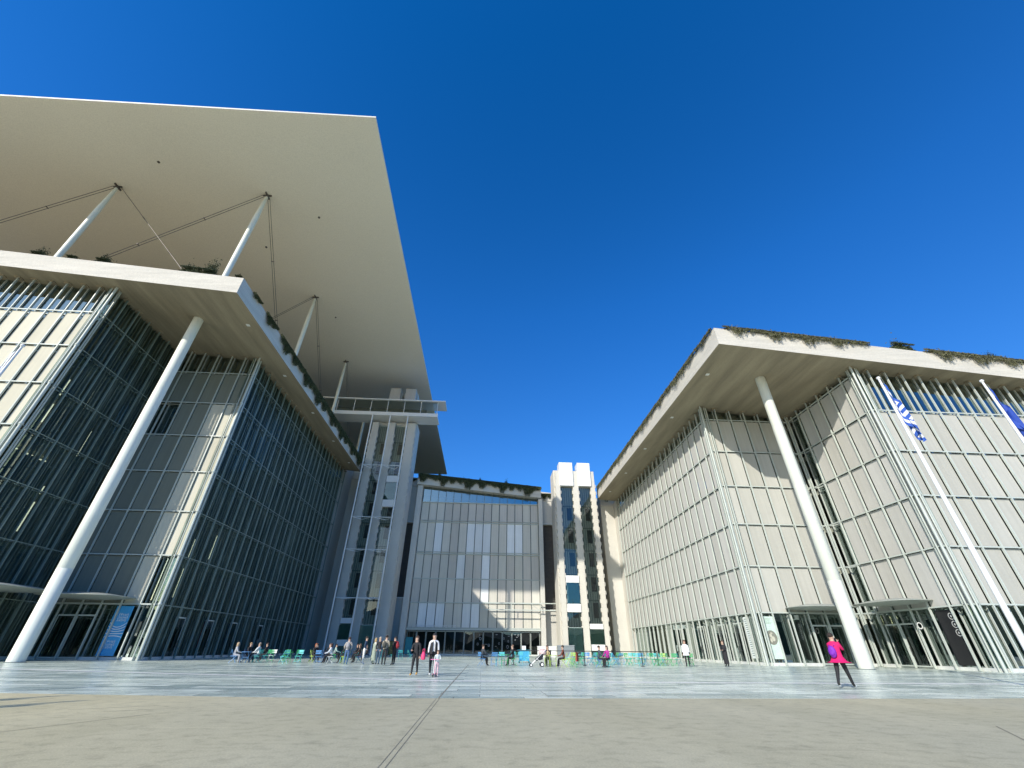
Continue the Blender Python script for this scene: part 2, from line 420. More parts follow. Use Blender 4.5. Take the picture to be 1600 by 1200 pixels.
# corner posts
for (x, y, s) in ((XL, YL0, 1), (XLo, YLo, 1)):
    cp = MB()
    cp.tube((x + .12, y - .12, 0), (x + .12, y - .12, soff(x) + .02), .11, .11, 10)
    cp.tube((x - .35, y - .05, 0), (x - .35, y - .05, soff(x) + .02), .06, .06, 8); cp.tube((x + .05, y + .35, 0), (x + .05, y + .35, soff(x) + .02), .06, .06, 8)
    for z in LV: cp.ell((x + .12, y - .12, z), (.17, .17, .17), 8, 6)
    cp.build('corner_post', M['metal'], left, smooth=True)
cl = MB(); cl.lathe([(.50, 0), (.50, 6), (.492, 6.01), (.492, 6.04), (.50, 6.05), (.50, 14), (.488, 14.01), (.488, 14.04), (.49, 14.05), (.49, 22), (.478, 22.01), (.478, 22.04), (.48, 22.05), (.47, soff(-32.3) + .02)], -32.3, 36.9, 28); kc = cl.build('round_column', M['column_worn'], left, smooth=True)
br_ = MB(); br_.lathe([(.60, 0), (.60, .025), (.52, .045)], -32.3, 36.9, 28); br_.build('base_ring', M['metal_dark'], kc)
pr = MB(); pr.box(XL - .9, YL1 + .02, 0, XL, 86.9, soff(XL) + 1.9); pr.box(-84, 82.3, 0, XL - .95, 88.2, 29.5)
pr.build('end_wall', M['wall'], left)
# interior lamps seen through the notch glass
lm = MB()
for (y, z, l) in ((34.9, 21.6, 2.4), (36.6, 18.2, 4.6), (37.4, 23.1, 1.2), (38.2, 12.6, 5.2), (39.3, 20.9, 2.2), (40.2, 9.4, 4.0), (35.6, 8.8, 3.), (41.4, 16.8, 2.8)):
    lm.box(-40.9, y, z, -40.86, y + .09, z + l)
for y in (36.5, 38.0, 39.5):
    lm.box(-42.1, y, 15.7, -41.8, y + .6, 15.75)
for (y, z, l) in ((49.2, 5.2, 5.6), (51.4, 4.6, 3.4), (52.8, 9.4, 3.0), (50.2, 8.4, 2.4)):
    lm.box(-31.4, y, z, -31.36, y + .06, z + l)
lm.build('strip_lamp', M['lamp'], left)

# ---- right building (library side)
XR, YR0, YR1, XRo, YRo = 25.4, 43.1, 81.3, 35.8, 32.5
right = thing('library_building', 'pale building on the right clad in stone screens under a thick overhanging concrete roof', 'building', (45, 50, 0))
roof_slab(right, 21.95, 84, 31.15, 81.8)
LR = LV[:6]
facade(right, (XRo, YRo), (1, 0), (0, -1), 41.3, LV[:5], 1.72, 'p', M['panel_r'])
facade(right, (XRo, YRo), (0, 1), (-1, 0), YR0 - YRo, LR, 1.72, 'p', M['panel_rs'], skip=tuple((5, k) for k in range(6)) )
facade(right, (XR, YR0), (1, 0), (0, -1), XRo - XR - .02, LR, 1.73, 'p', M['panel_r'], skip=tuple((5, k) for k in range(6)))
facade(right, (XR, YR0), (0, 1), (-1, 0), YR1 - YR0, LR, 1.70, 'p', M['panel_rs'])
flush_panels(right)
interior(right, [(37.2, 83, 34, 81), (26.8, 37.2, 44.6, 81)], LR, [(42, 83, 39.5, 80.8), (33, 42, 51, 80.8)])
for (x, y) in ((XR, YR0), (XRo, YRo)):
    cp = MB()
    cp.tube((x - .12, y - .12, 0), (x - .12, y - .12, soff(x) + .02), .10, .10, 10)
    cp.tube((x + .35, y - .05, 0), (x + .35, y - .05, soff(x) + .02), .06, .06, 8); cp.tube((x - .05, y + .35, 0), (x - .05, y + .35, soff(x) + .02), .06, .06, 8)
    cp.build('corner_post', M['metal'], right, smooth=True)
cl = MB(); cl.lathe([(.50, 0), (.50, 6), (.492, 6.01), (.492, 6.04), (.50, 6.05), (.50, 14), (.488, 14.01), (.488, 14.04), (.49, 14.05), (.49, 20), (.478, 20.01), (.478, 20.04), (.48, 20.05), (.47, soff(28.7) + .02)], 28.7, 36.0, 28); kc = cl.build('round_column', M['column_worn'], right, smooth=True)
br_ = MB(); br_.lathe([(.60, 0), (.60, .025), (.52, .045)], 28.7, 36.0, 28); br_.build('base_ring', M['metal_dark'], kc)
pr = MB(); pr.box(XR, YR1 + .02, 0, XR + .9, 83.3, soff(XR) - .1); pr.box(22.8, 83.32, 0, XR + .9, 86.9, soff(XR) + 1.2); pr.box(22.7, 83.2, soff(XR) - .6, XR + .9, 83.3, soff(XR) - .45); pr.box(XR + .95, 82, 0, 84, 88.2, 22.5)
pr.build('end_wall', M['wall'], right)

for bld, xs, sgn in ((left, [(-26.87, 36.9), (-26.87, 46.97), (-26.66, 57.06), (-26.61, 67.16), (-26.6, 77)], 1), (right, [(23.19, 36.3), (23.19, 46.3), (23.06, 56.34), (23.17, 66.53), (23.1, 76.5)], 1)):
    for (x, y) in xs:
        mb = MB(); mb.box(x - .17, y - .17, soff(x) - .05, x + .17, y + .17, soff(x) + .03); mb.build('soffit_lamp', M['white'], bld)

# entrance canopies
def wing(bld, cx, cy, w, d, z, name='entrance_canopy'):
    mb = MB(); out = []
    n = 40
    for i in range(n):
        t = 2 * PI * i / n; c, s = math.cos(t), math.sin(t)
        e = .55
        out.append((cx + w / 2 * math.copysign(abs(c) ** e, c), cy + d / 2 * math.copysign(abs(s) ** e, s)))
    k = len(mb.v)
    rings = [(1.0, z + .02), (1.0, z + .06), (.55, z + .26), (.0, z + .28)]
    low = [(.8, z - .06), (.45, z - .16), (0, z - .16)]
    seq = list(reversed(low)) + rings
    for f, zz in seq:
        for (x, y) in out: mb.v.append((cx + (x - cx) * max(f, .01), cy + (y - cy) * max(f, .01), zz))
    for j in range(len(seq) - 1):
        for i in range(n):
            a = k + j * n + i; b = k + j * n + (i + 1) % n; mb.f.append((a, b, b + n, a + n)); mb.m.append(0)
    return mb.build(name, col((.36, .38, .34), .5), bld, smooth=True)
wing(right, 31.2, 41.9, 5.8, 3.6, 4.5); wing(right, 34.8, 38.2, 3.6, 5.8, 4.64)
wing(left, -34.0, 42.2, 6.6, 4.4, 4.55); wing(left, -37.2, 38.2, 4.6, 6.8, 4.72)

# doors on the ground floor
WRs = Wall((XR, YR0), (0, 1), (-1, 0)); WRr = Wall((XR, YR0), (1, 0), (0, -1)); WRo = Wall((XRo, YRo), (0, 1), (-1, 0)); WRf = Wall((XRo, YRo), (1, 0), (0, -1))
for a in (3.5, 6.9, 12., 18.8): door(right, WRs, a, 1.5, 3.5)
for a in (5.3, 6.8): door(right, WRr, a, 1.4, 3.2, d=-.1)
for a in (5.6, 7.1): door(right, WRo, a, 1.4, 3.2, d=-.1)
WLr = Wall((XL, YL0), (-1, 0), (0, -1)); WLo = Wall((XLo, YLo), (0, 1), (1, 0)); WLs = Wall((XL, YL0), (0, 1), (1, 0))
for a in (5.0, 6.6): door(left, WLr, a, 1.5, 3.3, d=-.1)
for a in (2.2, 3.8, 5.4): door(left, WLo, a, 1.5, 3.3, d=-.1)
for a in (3.6, 8.7, 13.8, 20.6): door(left, WLs, a, 1.5, 3.4)

# coloured things inside the glass of the left shop front
for (y, c, w) in ((53.5, (.45, .03, .03), .5), (58.5, (.03, .12, .40), .45), (64.5, (.40, .05, .05), .4), (49.0, (.05, .05, .12), .5)):
    mb = MB(); mb.box(XL - 1.25, y, .9, XL - 1.20, y + w, 3.3, 0); mb.box(XL - 1.26, y - .06, 3.3, XL - 1.19, y + w + .06, 3.42, 1)
    o = mb.build('hanging_poster', [col(c), M['white']]); o.location = (0, 0, 0)
    tag(o, 'narrow %s poster hanging behind the shop glass of the left building' % {53.5: 'bright red', 58.5: 'blue', 64.5: 'dull red, further back,', 49.0: 'navy'}[y], 'poster')

# ---- central building
YC = 86.3
cen = thing('central_building', 'low grey-screened building closing the far end of the plaza, doors at its foot', 'building', (-1.5, 88, 0))
LC = [4.08, 8.05, 12.05, 16.4, 22.35, 26.3]
rnd = random.Random(3)
whites = {(2, 3), (6, 3), (7, 3), (8, 3), (11, 3), (12, 3), (5, 2), (8, 2), (8, 1), (1, 0), (2, 0), (6, 0), (7, 0), (3, 0)}
def pmc(i, k):
    j = 14 - i if False else i
    if (j, k) in whites: return M['panel_c'][1]
    return M['panel_c'][0 if rnd.random() < .65 else 2]
Wc = Wall((-13.35, YC), (1, 0), (0, -1)); Lc = 23.8
fr = MB(); vm = MB(); pc = Lc / 15
for i in range(16):
    a = min(max(i * pc, .05), Lc - .05); Wc.hx(vm, a - .04, a + .04, -.15, -.03, 4.0, Wc.top(a) + .03)
for z in LC: Wc.hx(fr, 0, Lc, -.14, .10 if z != 12.05 else -.02, z - .07, z + .07)
for z in (LC[3], LC[4]): Wc.hx(fr, 0, Lc, -.13, .09, z + .3, z + .38)
fr.build('transom_frame', M['metal'], cen)
vm.build('mullion_frame', M['metal_dark'], cen)
for k in range(5):
    for i in range(15):
        mb = MB(); Wc.hx(mb, i * pc + .07, (i + 1) * pc - .07, -.22, -.10, LC[k] + .09, LC[k + 1] - .09); mb.build('cladding_panel', pmc(i, k), cen)
gl = MB(); gl.poly([Wc.w(0, -.2, 26.3), Wc.w(Lc, -.2, 26.3), Wc.w(Lc, -.2, Wc.top(Lc)), Wc.w(0, -.2, Wc.top(0))])
q = gl.build('clerestory_glazing', M['glass'], cen, fix=False)
if q.data.polygons[0].normal.y > 0: q.data.flip_normals()
bd = MB()
bd.box(-13.3, YC + 1.8, 0, 10.4, 104, 26.2); bd.build('building_core', M['dark'], cen)
x0, x1 = -14.6, 11.0; mb = MB()
p = [(x0, 85.0, soff(x0)), (x1, 85.0, soff(x1)), (x1, 106, soff(x1)), (x0, 106, soff(x0))]; t = [(a, b, c + 1.95) for a, b, c in p]
mb.hexa(p + t); mb.build('roof_slab', M['fascia'], cen)
# flanking concrete piers with dark louvred recesses
pr = MB()
pr.box(-14.45, 85.4, 0, -13.4, 87.2, 29.5); pr.box(10.45, 85.4, 0, 11.25, 87.2, 27.3)
for (xa, xb, pa, pb, z0, z1) in ((-29.5, -14.45, -17.1, -14.6, 8.9, 22.3), (11.25, 26.3, 11.35, 14.1, 7.2, 22.5)):
    y = 87.0
    for (q0, q1, zz) in ((xa, pa, 0), (pb, xb, 0), (pa, pb, z1)):
        pr.hexa([(q0, y, zz), (q1, y, zz), (q1, 90, zz), (q0, 90, zz), (q0, y, soff(q0) + .1), (q1, y, soff(q1) + .1), (q1, 90, soff(q1) + .1), (q0, 90, soff(q0) + .1)])
    pr.box(pa, y, 0, pb, 90, z0)
    pr.hexa([(xa, y - .12, soff(xa) + .13), (xb, y - .12, soff(xb) + .13), (xb, 90, soff(xb) + .13), (xa, 90, soff(xa) + .13), (xa, y - .12, soff(xa) + 1.9), (xb, y - .12, soff(xb) + 1.9), (xb, 90, soff(xb) + 1.9), (xa, 90, soff(xa) + 1.9)])
pr.box(-29.5, 90.01, 0, 26.3, 92, 25.5)
pr.build('concrete_pier', M['wall'], cen)
for (xa, xb, z0, z1) in ((-17.1, -14.6, 8.9, 22.3), (11.35, 14.1, 7.2, 22.5)):
    mb = MB(); mb.box(xa, 87.9, z0, xb, 88.0, z1)
    z = z0
    while z < z1 - .1: mb.box(xa, 87.75, z, xb, 87.88, z + .05); z += .3
    mb.build('louvre_panel', plain('louvre', (.13, .12, .11), .7), cen)
    mb = MB(); mb.box(xa - .1, 86.75, z0 - .18, xb + .15, 87.0, z0 - .02); mb.box(xa - .1, 86.75, z1 + .02, xb + .1, 87.0, z1 + .14); mb.build('ledge', M['white'], cen)
# ground floor doors of the central building
lin = MB(); Wc.hx(lin, -.1, Lc + .1, -.3, .18, 3.72, 3.98); lin.build('door_lintel', M['metal'], cen)
dk = MB(); Wc.hx(dk, 0, Lc, -1.7, -1.6, 0, 3.9); dk.build('lobby_wall', M['dark'], cen)
for i in range(14):
    door(cen, Wc, .15 + i * 1.68, 1.6, 3.62, d=-.35)
stp = MB(); Wc.hx(stp, -.6, Lc + .6, -.4, .9, 0, .12); stp.build('door_step', M['plinth'], cen)
# white window stickers
stk = MB(); rs = random.Random(5)
for i in range(7, 12):
    for j in range(4):
        a = .15 + i * 1.68 + rs.uniform(.25, 1.2); z = rs.uniform(1.2, 3.2); r = rs.uniform(.10, .2)
        if rs.random() < .6:
            for t in range(12):
                t0, t1 = 2 * PI * t / 12, 2 * PI * (t + 1) / 12
                stk.poly([Wc.w(a + r * math.cos(t0), -.3, z + r * 1.3 * math.sin(t0)), Wc.w(a + r * math.cos(t1), -.3, z + r * 1.3 * math.sin(t1)), Wc.w(a + r * .7 * math.cos(t1), -.3, z + r * .9 * math.sin(t1)), Wc.w(a + r * .7 * math.cos(t0), -.3, z + r * .9 * math.sin(t0))])
        else: Wc.hx(stk, a, a + .3, -.31, -.30, z, z + .07)
stk.build('window_sticker', col((.35, .37, .37)), cen)
# white truss in front of the lower right screens
tr = MB(); y = 84.6
for z in (8.0, 6.9): tr.box(-.6, y - .07, z - .07, 14.2 if z > 7.5 else 13.4, y + .07, z + .07)
for x in (-.5, 5.0, 10.2): tr.box(x - .05, y - .05, 7.0, x + .05, y + .05, 7.93)
tr.tube((.2, y, 7.9), (1.6, y, 6.98), .04); tr.tube((8.6, y, 7.9), (10.0, y, 6.98), .04)
for x in (-.5, 10.3): tr.box(x - .04, y, 7.95, x + .04, YC - .1, 8.05)
tr.build('maintenance_rail', M['metal'], cen)

def text(s, size, loc, rot, mat, parent=None, name='lettering', off=(0, 0, 0), align='LEFT', ext=.02, sx=1.):
    cu = bpy.data.curves.new(name, 'FONT'); cu.body = s; cu.size = size; cu.extrude = ext; cu.align_x = align; cu.space_line = .8
    to = bpy.data.objects.new(name, cu); C.objects.link(to)
    bpy.context.view_layer.update()
    me = bpy.data.meshes.new_from_object(to.evaluated_get(bpy.context.evaluated_depsgraph_get())); me.name = name
    bpy.data.objects.remove(to)
    me.materials.clear(); me.materials.append(mat)
    o = bpy.data.objects.new(name, me); C.objects.link(o)
    o.location = Vector(loc) - Vector(off); o.rotation_euler = rot; o.scale = (sx, 1, 1)
    if parent is not None: o.parent = parent
    return o
text('ΚΕΝΤΡΟ ΠΟΛΙΤΙΣΜΟΥ ΙΔΡΥΜΑ ΣΤΑΥΡΟΣ ΝΙΑΡΧΟΣ', .50, (-12.35, YC - .28, 4.12), (PI / 2, 0, 0), M['white'], cen, off=(-1.5, 88, 0), sx=.62, ext=.04)

# ---------------------------------------------------------------- lift towers
def shafts(t, xs, y0, z1, cabs, glass_top, back_x, zback, wm='white_dirty'):
    body = MB(); body.box(back_x[0], y0 + 1.0, 0, back_x[1], y0 + 5.0, zback)
    b0 = body.build('tower_wall', M[wm], t)
    # pillars with toothed guide rails
    
    for (xa, xb) in xs['pillars']:
        pb = MB(); pb.box(xa, y0, 0, xb, y0 + .98, xs['ptop']); pb.build('pillar', M[wm], t)
        for xe_, sg in ((xb, 1), (xa, -1)):
            pts = [(xe_ + .003 * sg, 1.0)]; z = 1.0
            while z < xs['ptop'] - 3: pts += [(xe_ + .2 * sg, z), (xe_ + .2 * sg, z + .62), (xe_ + .06 * sg, z + .62), (xe_ + .06 * sg, z + 1.36)]; z += 1.36
            pts.append((xe_ + .003 * sg, z)); rail = MB(); n_ = len(pts); yy = (y0 + .12, y0 + .5)
            for j_ in range(1, n_ - 2):
                (xq, zq), (xw, zw) = pts[j_], pts[j_ + 1]
                if abs(zw - zq) > .01: rail.poly([(xe_ + .003 * sg, yy[0], zq), (xq, yy[0], zq), (xw, yy[0], zw), (xe_ + .003 * sg, yy[0], zw)])
                rail.poly([(xq, yy[0], zq), (xw, yy[0], zw), (xw, yy[1], zw), (xq, yy[1], zq)])
            rail.build('guide_rail', M[wm], t)
    for (xa, xb) in xs['glass']:
        q = MB(); q.poly([(xa, y0 + .55, 4.3), (xb, y0 + .55, 4.3), (xb, y0 + .55, glass_top), (xa, y0 + .55, glass_top)])
        o = q.build('shaft_glazing', M['glass_clear'], t, fix=False)
        if o.data.polygons[0].normal.y > 0: o.data.flip_normals()
        bk = MB(); bk.box(xa - .0, y0 + .90, 0.1, xb, y0 + .97, glass_top - .1, 0)
        w = xb - xa
        for k in range(1, 6): bk.box(xa + w * k / 6 - .03, y0 + .74, 4.2, xa + w * k / 6 + .03, y0 + .9, glass_top - .1, 1)
        z = 8.2
        while z < glass_top - 2:
            bk.box(xa + .1, y0 + .66, z, xb - .1, y0 + .74, z + .14, 1); bk.box(xa + w * .45, y0 + .68, z - 2.6, xa + w * .8, y0 + .73, z - .3, 2); z += 4.07
        bk.build('shaft_back', [col((.42, .42, .38)), M['metal_dark'], M['black']], t)
        dr_ = MB(); dr_.box(xa + .05, y0 + .02, .15, xb - .05, y0 + .05, 4.1); dr_.build('landing_screen', M['glass_clear'], t)
        db = MB(); db.box(xa + .06, y0 + .12, .1, xb - .06, y0 + .2, 4.15); db.build('landing_door', col((.46, .54, .52)), t)
    for (xa, xb, z0, z1) in cabs:
        c = MB(); hh = z1 - z0
        c.box(xa + .12, y0 - .05, z0, xb - .12, y0 + .5, z0 + hh * .22, 0); c.box(xa + .12, y0 - .05, z1 - hh * .2, xb - .12, y0 + .5, z1, 0)
        c.box(xa + .2, y0 + .42, z0 + hh * .22, xb - .2, y0 + .5, z1 - hh * .2, 1)
        cab = c.build('lift_cab', [M['white'], col((.20, .27, .26))], t)
        c = MB(); c.box(xa + .16, y0 - .02, z0 + hh * .22, xb - .16, y0 + .02, z1 - hh * .2); c.build('cab_window', M['glass_clear'], cab)

tR = thing('lift_tower', 'short white twin lift tower in the corner right of the central building', 'tower', (17, 82, 0))
shafts(tR, dict(pillars=[(13.35, 14.2), (16.8, 17.85), (20.35, 21.15)], ptop=31.5, glass=[(14.2, 16.8), (17.85, 20.35)]), 80, 33,
       [(14.2, 16.8, 6.4, 12.1), (17.85, 20.35, .9, 4.7)], 28.3, (13.1, 21.4), 31.9)
hd = MB()
for (xa, xb) in ((14.15, 16.85), (17.85, 20.4)):
    mb = MB(); mb.box(xa, 79.75, 28.4, xb, 82, 33.2); mb.build('shaft_head', M['white'], tR)

tL = thing('lift_tower', 'tall twin lift tower with three thin white masts carrying a viewing deck', 'tower', (-20, 80, 0))
shafts(tL, dict(pillars=[(-24.6, -23.3), (-21.1, -19.9), (-17.3, -15.7)], ptop=41.0, glass=[(-23.3, -21.1), (-19.9, -17.3)]), 80, 41,
       [(-19.9, -17.3, 23.4, 29.4), (-23.3, -21.1, 1.2, 5.1)], 40.5, (-24.6, -15.6), 41.4, 'wall')
for xm in (-24.35, -20.75, -17.15):
    mb = MB(); mb.tube((xm, 78, 0), (xm, 78, 41.6), .15, .13, 10); mb.build('mast', M['white'], tL, smooth=True)
for z in (30.8, 20.95, 15.4, 7.9):
    mb = MB(); mb.tube((-24.35, 78, z), (-20.75, 78, z), .08); mb.tube((-20.75, 78, z), (-17.15, 78, z), .08)
    for xm, xp in ((-24.35, -22.9), (-20.75, -22.9), (-20.75, -18.6), (-17.15, -18.6)): mb.tube((xm, 78, z), (xp, 80, z), .055)
    mb.build('brace', M['white'], tL)
deck = MB(); deck.box(-36, 78, 41.6, -11.1, 81.7, 42.0); deck.box(-36, 77.85, 41.58, -11.05, 78.0, 42.35); d0 = deck.build('viewing_deck', M['white'], tL)
rf = MB(); rf.box(-40, 77.6, 45.1, -9.7, 81.8, 45.32); rf.build('deck_roof', M['white'], tL)
gb = MB()
gb.poly([(-36, 78.1, 42.3), (-11.3, 78.1, 42.3), (-11.3, 78.1, 45.1), (-36, 78.1, 45.1)])
o = gb.build('deck_glazing', M['glass_clear'], d0, fix=False)
if o.data.polygons[0].normal.y > 0: o.data.flip_normals()
for k in range(8):
    mb = MB(); x = -11.3 - 3.45 * k; mb.box(x - .05, 78.02, 42.0, x + .05, 78.14, 45.1); mb.build('deck_post', M['white'], d0)
dbx = MB(); dbx.box(-35, 81.2, 42, -14, 81.3, 44.9); dbx.build('deck_back_screen', col((.17, .18, .16)), d0)
for (xa, xb) in ((-22.9, -20.6), (-19.5, -17.2)):
    mb = MB(); mb.box(xa, 82.5, 41.4, xb, 86, 50.9); mb.box(xa - .35, 83.5, 41.4, xa, 86, 50.2); mb.box(xb, 83.5, 41.4, xb + .35, 86, 50.2)
    mb.build('shaft_head', M['white_dirty'], tL)

# ---------------------------------------------------------------- solar canopy
cx0, cx1, cy0, cy1, zc = -134.9, -14.95, 25.85, 146., 53.9
can = thing('solar_canopy', 'vast thin flat white canopy raised on slender columns above the left building', 'canopy', (-70, 80, 33))
n = 48; mb = MB()
def under(u, v):   # thin rim, gently swelling to the middle
    e = min(u, v, 1 - u, 1 - v) * 120
    return zc - .02 - .18 * min(1, e / 3) ** .6 - 1.3 * min(1, max(0, e - 16) / 40) ** 1.2 * 0
grid = []
us = [0, .001, .004, .01, .02, .03] + [.03 + .94 * i / 36 for i in range(1, 36)] + [.97, .98, .99, .996, .999, 1]
for v in us:
    for u in us: mb.v.append((cx0 + (cx1 - cx0) * u, cy0 + (cy1 - cy0) * v, under(u, v)))
k = len(us)
for j in range(k - 1):
    for i in range(k - 1): mb.f.append((j * k + i, j * k + i + 1, (j + 1) * k + i + 1, (j + 1) * k + i)); mb.m.append(0)
b0 = len(mb.v); mb.v += [(cx0, cy0, zc + .22), (cx1, cy0, zc + .22), (cx1, cy1, zc + .22), (cx0, cy1, zc + .22)]
mb.f.append((b0, b0 + 1, b0 + 2, b0 + 3)); mb.m.append(1)
for (xa, ya, xb, yb) in ((cx0, cy0, cx1, cy0), (cx1, cy0, cx1, cy1), (cx1, cy1, cx0, cy1), (cx0, cy1, cx0, cy0)):
    mb.poly([(xa, ya, zc - .02), (xb, yb, zc - .02), (xb, yb, zc + .22), (xa, ya, zc + .22)], 1)
mb.v = [(vx, vy + (cx1 - vx) * .0097, vz) for vx, vy, vz in mb.v]
mb.build('canopy_shell', [M['canopy'], M['canopy_edge']], can, smooth=True)
G = 19.8
for i in range(5):
    for j in range(5):
        x, y = -31.95 - G * i, 36.9 + G * j; zb = soff(x) + 1.7
        if y > 82: zb = 24
        if i > 1: continue
        zt = zc - .25
        mb = MB(); mb.lathe([(.27, zb), (.31, zb + 8), (.31, zt - 5), (.17, zt - .35)], x, y, 16)
        c = mb.build('canopy_column', M['column'], can, smooth=True)
        mb = MB(); mb.ell((x, y, zt - .2), (.28, .28, .28), 10, 6); mb.box(x - .55, y - .06, zt - .16, x + .55, y + .06, zt + .1); mb.box(x - .06, y - .55, zt - .18, x + .06, y + .55, zt + .08)
        mb.build('column_head', M['steel'], c)
def cable(a, b):
    a = Vector(a); b = Vector(b); h = (b - a).normalized(); s = Vector((-h.y, h.x, 0)).normalized() * .14
    mb = MB(); mb.tube(a + s, b + s, .035, .035, 5); mb.tube(a - s, b - s, .035, .035, 5)
    for t in (.3, .6): q = a.lerp(b, t); mb.tube(q - s * 1.4, q + s * 1.4, .06, .06, 5)
    mb.build('bracing_cable', M['steel'], can)
zt = zc - .4
for j in range(2):
    for i in range(2 - j):
        x, y = -31.95 - G * i, 36.9 + G * j
        cable((x - .5, y, zt), (x - G + .2, y, soff(x - G) + 2.2))
        if j == 0 and i == 0: cable((x - G + .5, y, zt), (x - .2, y, soff(x) + 2.2))
for i in range(1):
    for j in range(3):
        x, y = -31.95 - G * i, 36.9 + G * j
        cable((x, y + .5, zt), (x, y + G - .2, soff(x) + 2.2))
for (px, py) in ((-36, 46), (-44, 33), (-30, 62), (-47, 52), (-26, 40)):
    mb = MB(); mb.lathe([(.15, zc - .30), (.15, zc - .18)], px, py, 10); mb.build('canopy_fitting', M['steel'], can)

# ---------------------------------------------------------------- roof planting
def clump(name, Lc_, hang, up, dens, seed, mat, lean=0.):
    r = random.Random(seed); mb = MB()
    def leaf(p, s):
        a = Vector((r.uniform(-1, 1), r.uniform(-1, 1), r.uniform(-1, 1))).normalized() * s; b = Vector((r.uniform(-1, 1), r.uniform(-1, 1), r.uniform(-1, 1))).normalized() * s * .55
        mb.poly([p - a, p + b, p + a, p - b] if r.random() < .5 else [p - a, p + b, p + a])
    nS = int(Lc_ * dens)
    ph = [r.uniform(0, 6) for _ in range(3)]
    for i in range(nS):
        x = r.uniform(-Lc_ / 2, Lc_ / 2)
        env = .35 + .65 * abs(math.sin(x * 1.3 + ph[0]) * math.sin(x * .6 + ph[1]))
        fall = max(0, 1 - (abs(x) / (Lc_ / 2)) ** 3)
        h = hang * env * r.choice((.25, .4, .6, .8, 1.05)) * (.35 + .65 * fall)
        p = Vector((x, -.25 + r.uniform(-.4, .1), .05)); out = r.uniform(.15, .42)
        steps = max(3, int(h / .12)) if h > .1 else 0
        pts = [p, Vector((x + r.uniform(-.1, .1), .08, .12 + up * .3))]
        for s in range(steps):
            q = pts[-1]; pts.append(Vector((q.x + r.uniform(-.05, .05) + lean * .05, min(out, q.y + .06) + r.uniform(-.03, .03), q.z - h / steps)))
        for q in pts:
            for _ in range(3): leaf(q + Vector((r.uniform(-.06, .06), r.uniform(-.05, .05), r.uniform(-.06, .06))), r.uniform(.045, .10))
        for _ in range(int(3 + up * 8)):
            z = abs(r.gauss(0, .45)) * up * fall * env; leaf(Vector((x + r.uniform(-.2, .2), r.uniform(-.7, .1), z + .03)), r.uniform(.06, .14))
    me = mb.build(name, mat, fix=False)
    return me
protos = {}
def place(kind, loc, rot, label, cat, group, sc=1.):
    src, used = protos[kind]
    if used: o = src.copy(); C.objects.link(o)
    else: o = src; protos[kind][1] = True
    o.location = loc; o.rotation_euler = rot; o.scale = (sc, 1, sc)
    tag(o, label, cat, group)
for k in range(3):
    protos['dark%d' % k] = [clump('trailing_plant', 4.8, 2.0 + .2 * k, .40, 120, 11 + k, M['leaf']), False]
    protos['dry%d' % k] = [clump('trailing_plant', 4.9, .85 + .15 * k, .45, 55, 21 + k, M['leaf_dry']), False]
    protos['heavy%d' % k] = [clump('trailing_plant', 4.9, 1.1 + .15 * k, .60, 60, 31 + k, M['leaf_dry']), False]
    protos['bush%d' % k] = [clump('roof_shrub', 2.0, .35, 2.4, 110, 41 + k, M['leaf']), False]
xe = -25.56 + .02; rr = random.Random(9)
y = 35.0; k = 0
for (y, s) in ((34.6, .35), (38.4, .6), (42.8, .75), (46.6, .85), (50.8, .95), (54.6, 1.), (58.6, 1.), (62.6, 1.), (66.6, 1.), (70.6, 1.), (74.6, .95), (78.6, 1.)):
    place('dark%d' % (k % 3), (xe, y, soff(xe) + 2.0), (0, 0, -PI / 2), 'dark trailing plant spilling over the shaded side edge of the left roof', 'plant', 'dark plants trailing along the left roof side edge', s); k += 1
for i in range(12):
    y = 33.2 + i * 4.1
    place('dry%d' % (i % 3), (21.93, y, soff(21.95) + 2.0), (0, 0, PI / 2), 'brownish trailing plant along the receding side edge of the right roof', 'plant', 'dry plants trailing along the right roof side edge', 1. if i > 0 else .7)
sl = math.atan(.088)
for i, x in enumerate((25.2, 28.6, 32.2, 35.2)):
    place('heavy%d' % (i % 3), (x, 31.13, soff(x) + 2.0), (0, -sl, PI), 'brown-green trailing plant of the long mat near the right roof corner', 'plant', 'plants of the mat over the right roof front', .95)
for i, x in enumerate((45.6, 49.4, 52.6)):
    place('heavy%d' % ((i + 1) % 3), (x, 31.13, soff(x) + 2.0), (0, -sl, PI), 'brown-green trailing plant over the right roof front near the picture edge', 'plant', 'plants at the far right of the right roof front', 1.)
for (x, lab, s, kd) in ((41.4, 'rounded dry shrub standing alone between two plant mats on the right roof front', 1., 1), (50.6, 'shrub above the far right plant mat on the right roof', .6, 2), (54.6, 'shrub at the far right end of the right roof front', .5, 0)):
    place('bush%d' % kd, (x, 31.3, soff(x) + 2.0), (0, -sl, PI), lab, 'shrub', None, s)
for (x, lab, s, kd) in ((-47.0, 'leftmost low shrub on the left roof front edge', .5, 0), (-43.3, 'low spreading shrub second from the left on the left roof front edge', .5, 1), (-40.2, 'dark bushy shrub between the two canopy columns on the left roof front', .65, 2), (-31.3, 'taller green shrub beside the front canopy column on the left roof', .95, 1), (-29.8, 'small green shrub right at the foot of the front canopy column', .9, 0), (-26.2, 'thin tuft on the corner of the left roof', .35, 2)):
    place('bush%d' % kd, (x, 31.9, soff(x) + 1.95), (0, -sl, PI), lab, 'shrub', None, s)
for i in range(6):
    x = -12.0 + i * 4.1
    place('dark%d' % (i % 3), (x, 84.97, soff(x) + 1.95), (0, -sl, PI), 'dark plant hanging over the front edge of the central roof', 'plant', 'plants along the central roof edge', 1.05)
